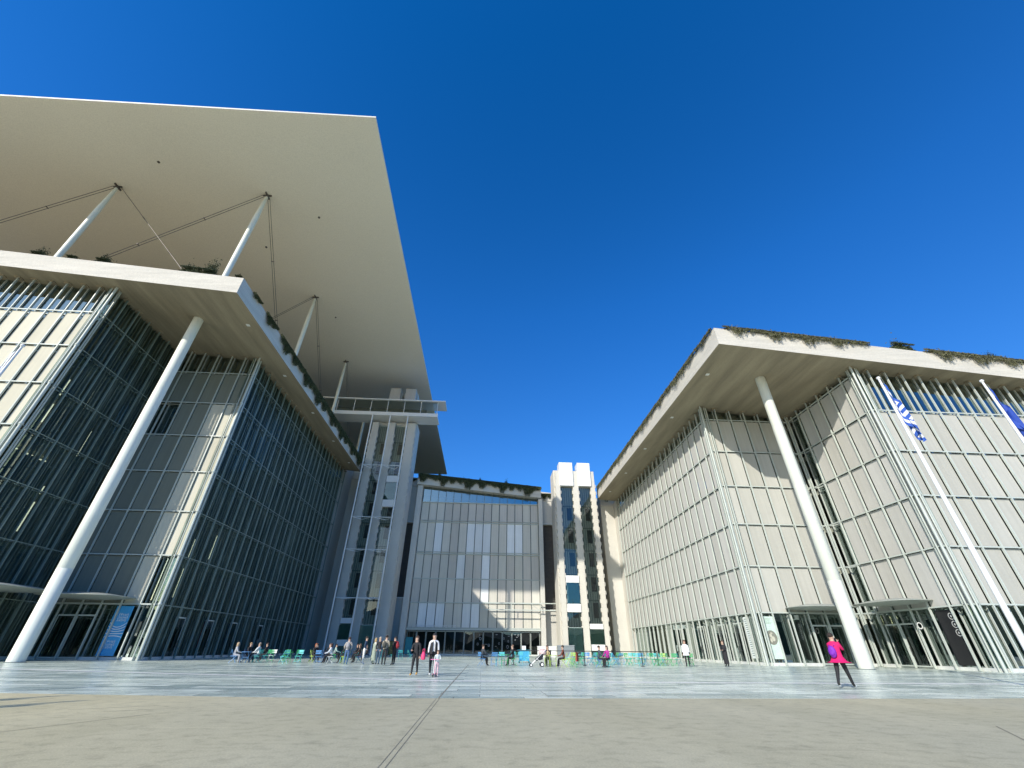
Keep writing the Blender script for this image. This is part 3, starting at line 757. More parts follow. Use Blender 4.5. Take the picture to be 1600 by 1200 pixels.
for i, x in enumerate((-10.5, -5, -1.6, 3.6)):
    place('bush%d' % (i % 3), (x, 85.6, soff(x) + 1.95), (0, -sl, PI), ('dark shrub rising above the left end of the central roof', 'dark shrub rising left of the middle of the central roof', 'dark shrub rising over the middle of the central roof', 'dark shrub rising right of the middle of the central roof')[i], 'shrub', None, .55)
for i, (x, z, lab) in enumerate(((-16.6, 31.2, 'short dark plant on the wall between the tall lift tower and the central roof'), (12.6, 28.7, 'plant draped on the wall between the central roof and the short lift tower'), (24.2, 27.6, 'plant draped on the narrow wall between the short lift tower and the right building'))):
    place('dark%d' % i, (x, 86.8 if x < 20 else 83.25, z), (0, 0, PI), lab, 'plant', None, .62)

# ---------------------------------------------------------------- banners and signs
bn = MB(); Y = YL0 + .18
bn.poly([(-32.2, Y, .3), (-30.75, Y, .3), (-30.75, Y, 4.0), (-32.2, Y, 4.0)])
bl = thing('banner', 'tall blue banner with white wavy lines in the glass front of the left building', 'banner', (-31.5, Y, 0))
bn.build('banner_sheet', col((.03, .33, .66), .5), bl)
wv = MB()
for r_ in range(5):
    pts = []
    for i in range(13):
        u = i / 12; x = -32.18 + 1.4 * u; z = 2.35 - r_ * .16 + (.35 - r_ * .11) * (2 * abs(u - .5)) ** 2; pts.append((x, z))
    for (xa, za), (xb, zb) in zip(pts, pts[1:]): wv.poly([(xa, Y - .006, za), (xb, Y - .006, zb), (xb, Y - .006, zb + .055), (xa, Y - .006, za + .055)])
wv.build('wave_lines', M['white'], bl)
text('Εθνική\nΛυρική\nΣκηνή', .26, (-31.75, Y - .008, 3.25), (PI / 2, 0, 0), M['white'], bl, off=(-31.5, Y, 0), ext=.002)
text('Εθνική\nΛυρική\nΣκηνή', .26, (-31.9, Y - .008, 1.25), (PI / 2, 0, 0), M['white'], bl, off=(-31.5, Y, 0), ext=.002)
bp = thing('banner', 'pale green poster with a round grey coin picture at the right building corner', 'banner', (26.5, YR0 - .05, 0))
mb = MB(); Y = YR0 + .2; mb.poly([(25.95, Y, .5), (27.15, Y, .5), (27.15, Y, 3.85), (25.95, Y, 3.85)]); mb.build('banner_sheet', col((.55, .68, .60), .5), bp)
mb = MB()
mb.poly([(26.55 + .5 * math.cos(t * PI / 16), Y - .006, 2.15 + .58 * math.sin(t * PI / 16)) for t in range(32)], 0)
for (dx, dz, rx, rz_) in ((-.08, .15, .12, .16), (.1, -.1, .16, .2), (-.12, -.2, .1, .18), (.02, .33, .1, .08)):
    mb.poly([(26.55 + dx + rx * math.cos(t * PI / 8), Y - .012, 2.15 + dz + rz_ * math.sin(t * PI / 8)) for t in range(16)], 1)
mb.build('coin_picture', [col((.22, .22, .18)), col((.52, .5, .4))], bp)
mb = MB()
for i in range(5): mb.poly([(26.1, Y - .006, 3.65 - i * .1), (26.1 + .8 - .1 * (i % 3), Y - .006, 3.65 - i * .1), (26.1 + .8 - .1 * (i % 3), Y - .006, 3.69 - i * .1), (26.1, Y - .006, 3.69 - i * .1)])
mb.build('text_lines', col((.35, .45, .35)), bp)
ts = thing('banner', 'narrow white column of small lettering on the side glass of the right building', 'banner', (XR - .02, 45.2, 0))
mb = MB(); X = XR + .2; mb.poly([(X, 44.75, .5), (X, 45.75, .5), (X, 45.75, 3.9), (X, 44.75, 3.9)]); mb.build('banner_sheet', col((.72, .76, .73), .5), ts)
mb = MB(); rs = random.Random(2)
for i in range(18):
    z = 3.75 - i * .175; mb.poly([(X - .006, 45.6, z), (X - .006, 45.6 - rs.uniform(.3, .6), z), (X - .006, 45.6 - rs.uniform(.3, .6), z - .07), (X - .006, 45.6, z - .07)])
mb.build('text_lines', col((.25, .3, .28)), ts)
ds = thing('window_display', 'black display panel with three white ring emblems on the side front of the right building', 'sign', (XRo - .05, 35.3, 0))
mb = MB(); X = XRo + .3; mb.poly([(X, 34.3, .3), (X, 35.95, .3), (X, 35.95, 3.95), (X, 34.3, 3.95)]); mb.build('display_panel', M['black'], ds)
def ring(cy, cz, r0, r1, X, seg=24, m=0, mb=None):
    mb = mb or MB()
    for t in range(seg):
        a, b = 2 * PI * t / seg, 2 * PI * (t + 1) / seg
        mb.poly([(X, cy + r1 * math.cos(a), cz + r1 * math.sin(a)), (X, cy + r1 * math.cos(b), cz + r1 * math.sin(b)), (X, cy + r0 * math.cos(b), cz + r0 * math.sin(b)), (X, cy + r0 * math.cos(a), cz + r0 * math.sin(a))], m)
    return mb
mb = None
for cz in (3.5, 2.95, 2.4):
    mb = ring(34.75, cz, .18, .235, X - .006, mb=mb); mb = ring(34.75, cz, .02, .08, X - .006, 6, mb=mb)
mb.build('ring_emblem', col((.5, .5, .48)), ds)
rg = ring(37.1, 2.95, .17, .25, XRo - .35); tag(rg.build('round_sticker', M['white']), 'white ring-shaped sticker on the entrance glass of the right building', 'sticker')

# ---------------------------------------------------------------- flagpoles
def pole(x, y, h, label, group=None, flag=None, r=.085):
    t = thing('flagpole', label, 'flagpole', (x, y, 0), group)
    mb = MB(); mb.lathe([(r * 1.35, 0), (r * 1.2, h * .4), (r * .85, h * .8), (r * .6, h), ], x, y, 14); mb.build('pole', M['white'], t, smooth=True)
    mb = MB(); mb.ell((x, y, h + .04), (.10, .10, .09), 10, 6); mb.build('finial', M['white'], t, smooth=True)
    mb = MB(); mb.lathe([(.22, 0), (.22, .04), (.14, .06)], x, y, 14); mb.build('base_plate', M['metal'], t)
    return t
D1 = 18.0
pole(1.1765 * D1, D1, 13.8, 'tall white flagpole flying the blue and white striped flag, left of the two at right')
pole(1.514 * D1, D1, 13.9, 'white flagpole with the plain blue flag, at the right picture edge')
pole(-1.297 * 18.6, 18.6, 14.0, 'white flagpole in front of the left building whose tip shows at the left picture edge')
pole(-23.5, -6.2, 13.8, 'white flagpole left of the forecourt casting the nearer long thin shadow', r=.13); pole(-24.8, -5.0, 13.8, 'white flagpole left of the forecourt casting the farther long thin shadow', r=.13)
pole(-26.0, -2.1, 13.8, 'white flagpole left of the forecourt whose shadow lies on the slab edge')

def flag(x, y, ztop, hoist, fly, drop, pal, cells, name, label, seed, side=1.):
    r = random.Random(seed); nu, nv = 36, 27; mb = MB()
    for j in range(nv + 1):
        v = j / nv
        for i in range(nu + 1):
            u = i / nu
            # cloth hangs: each strip leaves the pole and falls, gathered into folds
            zz = ztop - v * hoist - (u ** .85) * drop * (1 - .25 * v)
            w = .85 * math.sin(min(1, u * 1.6) * PI / 2) * (1 - .35 * u)
            fold = .16 * math.sin(u * 15 + v * 2.2) * (.3 + u) 
            mb.v.append((x + side * (.05 + w * (.35 + .35 * v) + fold * .55), y - .04 - .22 * math.sin(u * 11 + v * 3.1 + 1) * (u + .12), zz + .06 * math.sin(u * 9 + v * 5)))
    for j in range(nv):
        for i in range(nu):
            a = j * (nu + 1) + i; mb.f.append((a, a + 1, a + nu + 2, a + nu + 1)); mb.m.append(cells((i + .5) / nu, (j + .5) / nv))
    o = mb.build(name, pal, smooth=True, fix=False); return tag(o, label, 'flag')
def greek(u, v):
    s = int(v * 9)
    if u < .37 and s < 5:
        cu, cv = u / .37, v / (5 / 9)
        return 1 if (.4 < cu < .6 or .4 < cv < .6) else 0
    return 0 if s % 2 == 0 else 1
blue = col((.02, .09, .42), .7); 
flag(1.1765 * D1, D1, 13.5, 2.3, 3.2, 1.75, [blue, col((.75, .76, .78), .7)], greek, 'greek_flag', 'blue and white striped flag with a cross hanging limp at right', 4, 1)
flag(1.514 * D1, D1, 13.5, 2.2, 3.2, 1.9, [col((.015, .06, .36), .7)], lambda u, v: 0, 'blue_flag', 'plain dark blue flag hanging limp at the right picture edge', 6, .9)
flag(-1.297 * 18.6, 18.6, 13.7, 2.2, 3.2, 1.8, [col((.72, .74, .80), .7)], lambda u, v: 0, 'white_flag', 'pale white flag hanging limp at the left picture edge', 8, -.8)
for i, (px, py) in enumerate(((-23.5, -6.2), (-24.8, -5.0))):
    flag(px, py, 13.5, 2.2, 3.2, 1.8, [blue if i else col((.6, .1, .1))], lambda u, v: 0, 'limp_flag', ('limp red flag on the nearer pole left of the forecourt', 'limp blue flag on the farther pole left of the forecourt')[i], 9 + i, 2.4)

# ---------------------------------------------------------------- bistro furniture
def make_chair(c, label, group):
    m = col(c, .4); t = local(thing('bistro_chair', label, 'chair', (0, 0, 0), group)); w = .21
    s = MB()
    for k in range(5): s.box(-w, -.19 + k * .08, .445, w, -.13 + k * .08, .46)
    s.box(-w, -.2, .425, -w + .02, .2, .445); s.box(w - .02, -.2, .425, w, .2, .445); s.build('seat', m, t)
    b = MB()
    for z in (.62, .72, .80): b.hexa([(-w, -.235, z), (w, -.235, z), (w, -.22, z), (-w, -.22, z), (-w, -.245, z + .06), (w, -.245, z + .06), (w, -.23, z + .06), (-w, -.23, z + .06)])
    b.build('backrest', m, t)
    for sx in (-w, w):
        l = MB(); l.tube((sx, .24, 0), (sx, -.25, .88), .011, .011, 6); l.build('leg', m, t)
        l = MB(); l.tube((sx * .9, -.24, 0), (sx * .9, .19, .44), .011, .011, 6); l.build('leg', m, t)
    l = MB(); l.tube((-w, .17, .12), (w, .17, .12), .008); l.tube((-w * .9, -.16, .16), (w * .9, -.16, .16), .008); l.build('stretcher', m, t)
    return t
def make_table(c, label, group):
    m = col(c, .4); t = local(thing('bistro_table', label, 'table', (0, 0, 0), group))
    s = MB(); s.lathe([(.33, .70), (.36, .705), (.36, .725), (.33, .73)], 0, 0, 24); s.build('tabletop', m, t)
    for sx in (-.24, .24):
        l = MB(); l.tube((sx, .28, 0), (sx, -.24, .70), .012); l.build('leg', m, t)
        l = MB(); l.tube((sx * .9, -.28, 0), (sx * .9, .24, .70), .012); l.build('leg', m, t)
    l = MB(); l.tube((-.24, .0, .35), (.24, 0, .35), .009); l.build('stretcher', m, t)
    return t
COLS = {'blue': (.10, .28, .55), 'green': (.06, .42, .14), 'turquoise': (.12, .55, .58), 'lime': (.42, .60, .10), 'white': (.72, .75, .72), 'teal': (.05, .34, .34), 'navy': (.03, .06, .18)}
CH = {}
def chair(cn, x, y, rz, label, group=None):
    if cn not in CH:
        o = make_chair(COLS[cn], label, group); o.location = (x, y, 0); o.rotation_euler = (0, 0, rz); CH[cn] = o; return o
    o = dup(CH[cn], (x, y, 0), rz, label, group)
    if group is None and 'group' in o: del o['group']
    return o
TB = {}
def table(cn, x, y, label, group=None):
    if cn not in TB:
        o = make_table(COLS[cn], label, group); o.location = (x, y, 0); TB[cn] = o; return o
    o = dup(TB[cn], (x, y, 0), 0, label, group)
    if group is None and 'group' in o: del o['group']
    return o

# ---------------------------------------------------------------- people
def person(label, x, y, rz, H, top, bottom, shoe=(.02, .02, .02), hair=(.03, .02, .015), skin=(.50, .32, .23), pose='stand', arms='down', hairlen='short', coat=None, seat=.46, stride=.0, fingers=True, hat=None):
    t = local(thing('person', label, 'person', (x, y, 0), None)); t.rotation_euler = (0, 0, rz)
    V = []; E = []; R = []; seg = []
    def j(p, r, par=None, lab=0):
        V.append(Vector(p) * H); R.append(r * H * 1.12); i = len(V) - 1
        if par is not None: E.append((par, i)); seg.append((par, i, lab))
        return i
    sit = pose == 'sit'; pz_ = (seat + .07) / H if sit else .53
    k = pz_ - .53
    lean = .05 if sit else .015
    pel = j((0, 0, pz_), .072)
    sp = j((0, lean * .4, .62 + k), .066, pel, 1); chs = j((0, lean, .72 + k), .078, sp, 1); nb = j((0, lean, .80 + k), .052, chs, 1)
    nk = j((0, lean + .008, .85 + k), .030, nb, 3); hd1 = j((0, lean + .02, .895 + k), .046, nk, 3); hd2 = j((0, lean + .012, .945 + k), .053, hd1, 3); hd3 = j((0, lean + .005, .975 + k), .036, hd2, 3)
    hands = []
    for s in (-1, 1):
        hp = j((s * .052, 0, pz_ - .02), .055, pel, 2)
        if sit:
            kn = j((s * .075, .245, pz_ - .015), .040, hp, 2); an = j((s * .075, .27 - .03 * s, .055), .024, kn, 2)
        else:
            st_ = stride * s; kn = j((s * .058, .5 * st_ + .035 * abs(stride) * 4 * (s < 0), .285), .038, hp, 2); an = j((s * .055, st_, .045 + (.03 if s < 0 and stride else 0)), .024, kn, 2)
        a = V[an] / H; toe = j((a.x + s * .008, a.y + .075, .020), .022, an, 4)
        sh = j((s * .108, lean, .79 + k), .036, nb, 1)
        A = {'down': ((.135, .0, .63), (.14, .03, .49)), 'pocket': ((.16, -.03, .64), (.105, .06, .54)), 'phone': ((.13, .08, .68), (.045, .15, .82)), 'hold': ((.135, .03, .64), (.07, .16, .63)), 'table': ((.14, .09, .64), (.08, .22, .61)), 'cross': ((.13, .05, .64), (.0, .12, .67))}[arms if isinstance(arms, str) else arms[0 if s < 0 else 1]]
        el = j((s * A[0][0], A[0][1] + lean, A[0][2] + k), .027, sh, 1); wr = j((s * A[1][0], A[1][1] + lean, A[1][2] + k), .018, el, 1)
        d = (V[wr] - V[el]).normalized(); hn = j(tuple((V[wr] + d * .035 * H) / H), .021, wr, 5); hands.append((V[hn].copy(), d, s))
    me = bpy.data.meshes.new('body'); me.from_pydata([tuple(v) for v in V], E, [])
    o = bpy.data.objects.new('body', me); C.objects.link(o)
    sk = o.modifiers.new('s', 'SKIN'); sk.use_smooth_shade = True
    for i, dv in enumerate(me.skin_vertices[0].data): dv.radius = (R[i], R[i] * (.82 if i in (pel, sp, chs) else 1)); dv.use_root = (i == 0)
    su = o.modifiers.new('u', 'SUBSURF'); su.levels = 1; su.render_levels = 1
    bpy.context.view_layer.update()
    m2 = bpy.data.meshes.new_from_object(o.evaluated_get(bpy.context.evaluated_depsgraph_get())); bpy.data.objects.remove(o)
    mats = [col(skin), col(top, .8), col(bottom, .8), col(shoe), col((.02, .02, .02))]
    mb = MB(); mb.v = [tuple(v.co) for v in m2.vertices]
    idx = {0: 1, 1: 1, 2: 2, 3: 0, 4: 3, 5: 0}
    for pl in m2.polygons:
        c = pl.center; best = 9e9; lb = 0
        for (a, b, l) in seg:
            A_, B_ = V[a], V[b]; ab = B_ - A_; tt = max(0, min(1, (c - A_).dot(ab) / ab.length_squared)); dd = (c - A_ - ab * tt).length - R[a] * .6
            if dd < best: best = dd; lb = l
        if lb == 1 and c.z < (pz_ + .015) * H and not sit: lb = 2
        mb.f.append(tuple(pl.vertices)); mb.m.append(idx[lb])
    # face: nose, eyes, mouth, ears; fingers
    hc = V[hd2]; hx_, hy_, hz_ = hc
    mb.hexa([(hx_ - .01, hy_ + .045 * H, hz_ - .02 * H), (hx_ + .01, hy_ + .045 * H, hz_ - .02 * H), (hx_ + .006, hy_ + .063 * H, hz_ - .02 * H), (hx_ - .006, hy_ + .063 * H, hz_ - .02 * H)] + [(hx_ - .006, hy_ + .048 * H, hz_ + .004 * H), (hx_ + .006, hy_ + .048 * H, hz_ + .004 * H), (hx_ + .003, hy_ + .052 * H, hz_ + .004 * H), (hx_ - .003, hy_ + .052 * H, hz_ + .004 * H)], 0)
    for s in (-1, 1):
        mb.ell((hx_ + s * .018 * H, hy_ + .046 * H, hz_), (.006 * H, .004 * H, .004 * H), 6, 4, 4)
        mb.ell((hx_ + s * .052 * H, hy_, hz_ - .008 * H), (.006 * H, .010 * H, .017 * H), 6, 4, 0)
    mb.ell((hx_, hy_ + .047 * H, hz_ - .034 * H), (.014 * H, .004 * H, .003 * H), 6, 4, 4)
    if fingers:
        for (hp_, d, s) in hands:
            side = d.cross(Vector((0, 1, 0)) if abs(d.y) < .8 else Vector((0, 0, 1))).normalized(); nrm = d.cross(side)
            for q, ln in enumerate((.040, .045, .042, .034)):
                b_ = hp_ + side * (q - 1.5) * .011 * H; m_ = b_ + d * ln * .5 * H + nrm * .004 * H; e_ = m_ + d * ln * .45 * H + nrm * .012 * H
                mb.tube(b_, m_, .0055 * H, .005 * H, 5, 0); mb.tube(m_, e_, .005 * H, .004 * H, 5, 0)
            b_ = hp_ - d * .01 * H - side * .018 * H; mb.tube(b_, b_ + (d * .6 - side * .8).normalized() * .035 * H, .006 * H, .005 * H, 5, 0)
    body = mb.build('body', mats, t, off=Vector((0, 0, 0)), smooth=True)
    # hair
    hb = MB(); hb.ell((hx_, hy_ - .010 * H, hz_ + .016 * H), (.058 * H, .060 * H, .052 * H), 12, 8)
    if hairlen == 'long':
        hb.ell((hx_, hy_ - .038 * H, hz_ - .045 * H), (.052 * H, .030 * H, .085 * H), 10, 8); 
        for s in (-1, 1): hb.ell((hx_ + s * .045 * H, hy_ - .005 * H, hz_ - .04 * H), (.018 * H, .025 * H, .07 * H), 8, 6)
    if hairlen == 'bun': hb.ell((hx_, hy_ - .055 * H, hz_ + .035 * H), (.025 * H,) * 3, 8, 6)
    hb.build('hair' if not hat else 'cap', col(hat or hair, .8), t, off=Vector((0, 0, 0)), smooth=True)
    if coat:
        c_, z0, flare = coat[:3]; op = len(coat) > 3
        cb = MB(); n_ = 20; prof = [(z0, 1.35 * flare), (z0 + (.50 - z0) * .5, 1.15 * flare ** .5), (.56, 1.02), (.66, .95), (.76, 1.0), (.812, .62)]
        k0 = 0
        for zz, f_ in prof:
            for i in range(n_):
                th = 2 * PI * i / n_; wob = 1 + .05 * math.sin(th * 5) * (zz < .5)
                cb.v.append((.108 * H * f_ * wob * math.cos(th), lean * H * .7 + .090 * H * f_ * wob * math.sin(th), (zz + k) * H))
        for jx in range(len(prof) - 1):
            for i in range(n_):
                if op and i in (4, 5): continue
                a = jx * n_ + i; b = jx * n_ + (i + 1) % n_; cb.f.append((a, b, b + n_, a + n_)); cb.m.append(0)
        cb.build('coat', col(c_, .8), t, off=Vector((0, 0, 0)), smooth=True)
    t['_k'] = k
    return t
def backpack(p, c, H, label, straps=True):
    m = MB(); z = .70 * H; m.ell((0, -.125 * H, z - .02), (.085 * H, .055 * H, .125 * H), 14, 10); m.ell((0, -.165 * H, z - .06), (.06 * H, .03 * H, .06 * H), 10, 6)
    for s in (-1, 1): m.path([(s * .055 * H, -.10 * H, .81 * H), (s * .06 * H, .0, .835 * H), (s * .062 * H, .085 * H, .76 * H), (s * .075 * H, .03 * H, .62 * H)], .009 * H)
    o = m.build('backpack', col(c, .7), smooth=True); o.location = p.location; o.rotation_euler = p.rotation_euler
    return tag(o, label, 'backpack')

BLK = (.018, .018, .02); R_ = rad
# foreground woman in pink
w = person('woman in bright pink coat and black trousers walking near the right column', 13.35, 18.0, R_(-62), 1.72, (.62, .01, .12), BLK, (.75, .75, .73), hairlen='short', arms='phone', coat=((.68, .008, .13), .45, 1.6), stride=.19)
backpack(w, (.20, .02, .40), 1.62, 'purple backpack worn on the back of the woman in pink')
ph = MB(); ph.box(-.04, .29, 1.42, .04, .30, 1.57); o = ph.build('phone', M['black']); o.location = w.location; o.rotation_euler = w.rotation_euler; tag(o, 'dark phone held up by the woman in pink', 'phone')
# couple with a child
w = person('woman in black jacket and leggings with yellow boots walking beside the couple', -3.15, 24.3, R_(160), 1.60, BLK, (.015, .015, .017), (.55, .30, .07), hair=(.05, .03, .02), hairlen='long', arms=('down', 'hold'), stride=.07)
bg = MB(); bg.lathe([(.03, .0), (.10, .02), (.11, .18), (.06, .3), (.02, .34)], 0, 0, 14); bg.path([(-.05, 0, .32), (-.04, 0, .44), (.04, 0, .44), (.05, 0, .32)], .012)
o = bg.build('bag', col((.75, .05, .16)), smooth=True); o.location = (-2.78, 24.15, .62); tag(o, 'bright pink bag carried by the woman with yellow boots', 'bag')
person('man in white top with open black waistcoat and dark cap', -2.36, 24.6, R_(-170), 1.72, (.75, .75, .74), BLK, (.70, .70, .68), arms='down', coat=(BLK, .5, .9, 1), hat=BLK, stride=.05)
person('small child in a pale jacket riding a pink scooter in front of the man', -2.05, 23.6, R_(200), 1.02, (.62, .68, .66), (.65, .45, .50), (.6, .6, .6), hair=(.12, .06, .03), arms='hold', fingers=False)
sc_ = thing('scooter', 'small pink and white kick scooter ridden by the child', 'scooter', (-2.15, 23.35, 0))
mb = MB(); mb.box(-2.2, 23.15, .09, -2.08, 23.75, .12); mb.build('deck', col((.75, .35, .45)), sc_)
mb = MB(); mb.tube((-2.14, 23.15, .08), (-2.14, 23.22, .66), .018); mb.build('steering_post', M['white'], sc_)
mb = MB(); mb.tube((-2.32, 23.22, .66), (-1.96, 23.22, .66), .016); mb.build('handlebar', col((.75, .2, .4)), sc_)
for (wx, wy) in ((-2.14, 23.1), (-2.22, 23.78), (-2.06, 23.78)):
    mb = MB(); mb.tube((wx - .02, wy, .07), (wx + .02, wy, .07), .07, .07, 14); mb.build('wheel', M['black'], sc_)
# group standing on the left
p = person('person seen from behind in a grey hooded jacket and blue jeans', -9.85, 37.2, R_(5), 1.72, (.42, .38, .33), (.06, .12, .24), (.7, .7, .68), hair=(.06, .04, .03), arms='pocket')
backpack(p, (.30, .29, .30), 1.72, 'grey backpack on the person in blue jeans')
person('man in a navy jacket and white trousers facing right', -9.0, 38.8, R_(-80), 1.80, (.02, .05, .10), (.70, .69, .66), (.6, .6, .6), arms='pocket')
person('woman with blond hair in a beige top and long patterned skirt', -8.35, 39.2, R_(-60), 1.72, (.55, .52, .44), (.22, .27, .22), (.05, .05, .05), hair=(.45, .32, .15), hairlen='long', coat=((.33, .38, .30), .14, 1.0), arms='cross')
person('person in a black coat and dark jeans standing between the skirt and the tan jacket', -7.85, 38.6, R_(170), 1.78, BLK, (.05, .09, .14), hair=(.4, .35, .28), arms='pocket')
p = person('man seen from behind in a tan jacket and black trousers', -7.1, 37.0, R_(-10), 1.86, (.44, .38, .29), BLK, (.6, .6, .6), arms='hold')
backpack(p, (.05, .05, .04), 1.84, 'dark backpack on the man in the tan jacket')
p = person('person all in black with head turned left', -6.5, 37.6, R_(60), 1.80, BLK, BLK, hair=(.02, .02, .02), arms='pocket')
backpack(p, (.28, .02, .03), 1.8, 'dark red backpack on the person in black')
# right side walkers
person('woman in a white shirt and black trousers walking behind the green chairs', 16.4, 39.0, R_(150), 1.80, (.78, .78, .76), BLK, hair=(.10, .05, .03), hairlen='long', coat=((.78, .78, .76), .42, 1.0), stride=.08)
person('person in a long black coat at the side glass of the right building', 19.9, 39.6, R_(120), 1.82, BLK, BLK, hair=(.1, .07, .05), coat=(BLK, .10, .75), arms='hold')
person('person with a white scarf in black clothes partly behind the right column', 30.2, 38.0, R_(170), 1.62, BLK, BLK, hair=(.3, .25, .2), arms='pocket')

# seated people, chairs, tables on the left
def sitter(label, x, y, rz, top, bottom, cn, clabel, hair=(.03, .02, .015), hl='short', arms='table', H=1.72, shoe=(.05, .05, .05), coat=None, group=None):
    chair(cn, x, y, rz, clabel, group)
    c, s = math.cos(rz), math.sin(rz)
    person(label, x + .02 * s, y - .02 * c, rz, H, top, bottom, shoe, hair=hair, pose='sit', arms=arms, hairlen=hl, coat=coat, fingers=False)
sitter('person in long light grey coat seated at the left end of the terrace', -19.2, 40.0, R_(-70), (.42, .42, .43), (.4, .4, .42), 'blue', 'pale blue chair under the person in the long grey coat', hair=(.45, .33, .2), hl='long')
sitter('person in black seated second from the left on the terrace', -18.6, 40.9, R_(-110), BLK, BLK, 'navy', 'navy chair under the second seated person from the left', hair=(.3, .2, .1))
table('blue', -18.4, 40.2, 'blue round table of the leftmost terrace group')
sitter('person in a pale shirt leaning forward over the leftmost table', -17.6, 40.5, R_(80), (.60, .62, .62), (.05, .09, .13), 'teal', 'teal chair under the person leaning over the leftmost table', hair=(.25, .2, .16))
chair('white', -17.55, 43.0, R_(170), 'empty white folding chair on the left terrace')
chair('green', -16.2, 42.4, R_(160), 'empty bright green folding chair on the left terrace', )
chair('turquoise', -14.9, 38.8, R_(60), 'empty turquoise folding chair seen side-on on the left terrace')
chair('turquoise', -14.45, 40.5, R_(165), 'empty turquoise folding chair facing the building glass on the left terrace')
table('green', -15.6, 41.3, 'green table between the empty chairs of the left terrace')
sitter('person with red hair in black seated facing the square, left of the middle table', -13.9, 42.3, R_(-120), BLK, BLK, 'lime', 'lime chair under the red-haired person in black', hair=(.3, .1, .04), hl='long')
sitter('person in black with face towards the square behind the middle table', -12.75, 42.6, R_(175), BLK, BLK, 'navy', 'navy chair behind the middle table', hair=(.1, .07, .05))
table('navy', -13.0, 41.4, 'dark table in the middle of the left terrace')
chair('blue', -12.7, 39.9, R_(0), 'pale blue chair with its back to the camera at the middle table')
sitter('person in a white top with long dark hair seated at the middle table', -12.0, 40.6, R_(100), (.62, .65, .68), BLK, 'white', 'white chair under the long-haired person in the white top', hair=(.04, .02, .02), hl='long')
sitter('person in black leaning back on a lime chair, right end of left terrace', -9.95 - .9, 40.6, R_(70), BLK, BLK, 'lime', 'lime green chair at the right end of the left terrace', hair=(.12, .06, .03), hl='long')
table('turquoise', -11.35, 42.0, 'turquoise table at the right end of the left terrace')
sitter('dark-haired person in black seated close behind the white empty chair', -18.3, 43.6, R_(100), BLK, BLK, 'teal', 'teal chair close behind the white empty chair', hair=(.05, .03, .02))
sitter('person in charcoal seated between the turquoise chairs and the red-haired person', -14.2, 43.9, R_(60), (.05, .05, .055), BLK, 'navy', 'navy chair between the turquoise chairs and the red-haired person')
sitter('person in a dark brown jacket seated behind the lime chair end', -10.2, 42.6, R_(100), (.06, .035, .025), BLK, 'navy', 'navy chair behind the lime chair end', hair=(.1, .06, .04), hl='long')
chair('green', -16.9, 41.2, R_(10), 'green folding chair with its back to the camera on the left terrace')
chair('green', -15.3, 42.9, R_(200), 'green folding chair farthest back on the left terrace')
# in the shade by the wall
sitter('person in a pale green jacket seated in the shade by the tall lift tower', -14.9, 51.5, R_(-80), (.38, .50, .45), BLK, 'green', 'green chair in the shade under the person in pale green')
sitter('dark-clothed person in the shade with a dark table before them', -12.6, 51.5, R_(100), BLK, BLK, 'teal', 'teal chair in the shade under the dark-clothed person', hair=(.15, .08, .05))
sitter('dark-clothed person in the shade next to the standing person in jeans', -11.8, 52.0, R_(140), (.04, .03, .03), BLK, 'navy', 'navy chair in the shade, nearest to the standing person in jeans')
table('green', -13.7, 51.6, 'green table standing in the shade by the tall lift tower')
for i in range(4): chair('teal', -10.3 + i * .9, 53 + (i % 2) * .5, R_(90 * i + 20), 'dark teal chair standing in shade behind the standing group', 'teal chairs in the shade behind the group')

# centre right groups
sitter('person in dark grey seated at the left end of the centre terrace', .05, 37.7, R_(-60), (.05, .06, .07), BLK, 'blue', 'light blue chair under the leftmost person of the centre terrace', hair=(.06, .04, .03))
chair('blue', .95, 36.9, R_(10), 'light blue chair with its back to the camera on the centre terrace')
table('turquoise', 1.35, 38.2, 'turquoise table of the centre terrace')
chair('turquoise', 1.6, 39.1, R_(180), 'empty turquoise chair behind the table of the centre terrace')
sitter('person in black seated upright facing left on the centre terrace', 2.45, 37.9, R_(85), BLK, BLK, 'green', 'green chair under the upright person in black', hair=(.2, .12, .08))
table('green', 1.75, 37.2, 'small green table by the upright person in black')
# stroller
s0 = (4.05, 36.3); S = thing('stroller', 'black and white child stroller with a light pink hood on the centre terrace', 'stroller', (s0[0], s0[1], 0))
mb = MB(); X, Y = s0
mb.hexa([(X - .12, Y - .2, .35), (X + .4, Y - .2, .45), (X + .4, Y + .2, .45), (X - .12, Y + .2, .35), (X - .1, Y - .2, .5), (X + .5, Y - .2, .95), (X + .5, Y + .2, .95), (X - .1, Y + .2, .5)]); mb.build('seat', M['black'], S)
mb = MB(); mb.ell((X + .42, Y, .9), (.3, .24, .22), 12, 8); mb.build('hood', col((.65, .45, .42)), S, smooth=True)
mb = MB()
for s in (-.22, .22): mb.tube((X - .45, Y + s, .12), (X + .55, Y + s, .98), .016); mb.tube((X + .35, Y + s, .12), (X - .05, Y + s, .55), .016)
mb.tube((X + .62, Y - .24, 1.04), (X + .62, Y + .24, 1.04), .018)
for s in (-.22, .22): mb.tube((X + .55, Y + s, .98), (X + .62, Y + s, 1.04), .016)
mb.build('chassis', M['white'], S)
for (dx, r_) in ((-.45, .11), (.35, .15)):
    for s in (-.25, .25):
        mb = MB(); mb.tube((X + dx, Y + s - .02, r_), (X + dx, Y + s + .02, r_), r_, r_, 16, 0); wl = mb.build('wheel', M['black'], S)
        mb = MB(); mb.tube((X + dx, Y + s - .025, r_), (X + dx, Y + s + .025, r_), r_ * .6, r_ * .6, 12, 0); mb.build('rim', M['white'], wl)
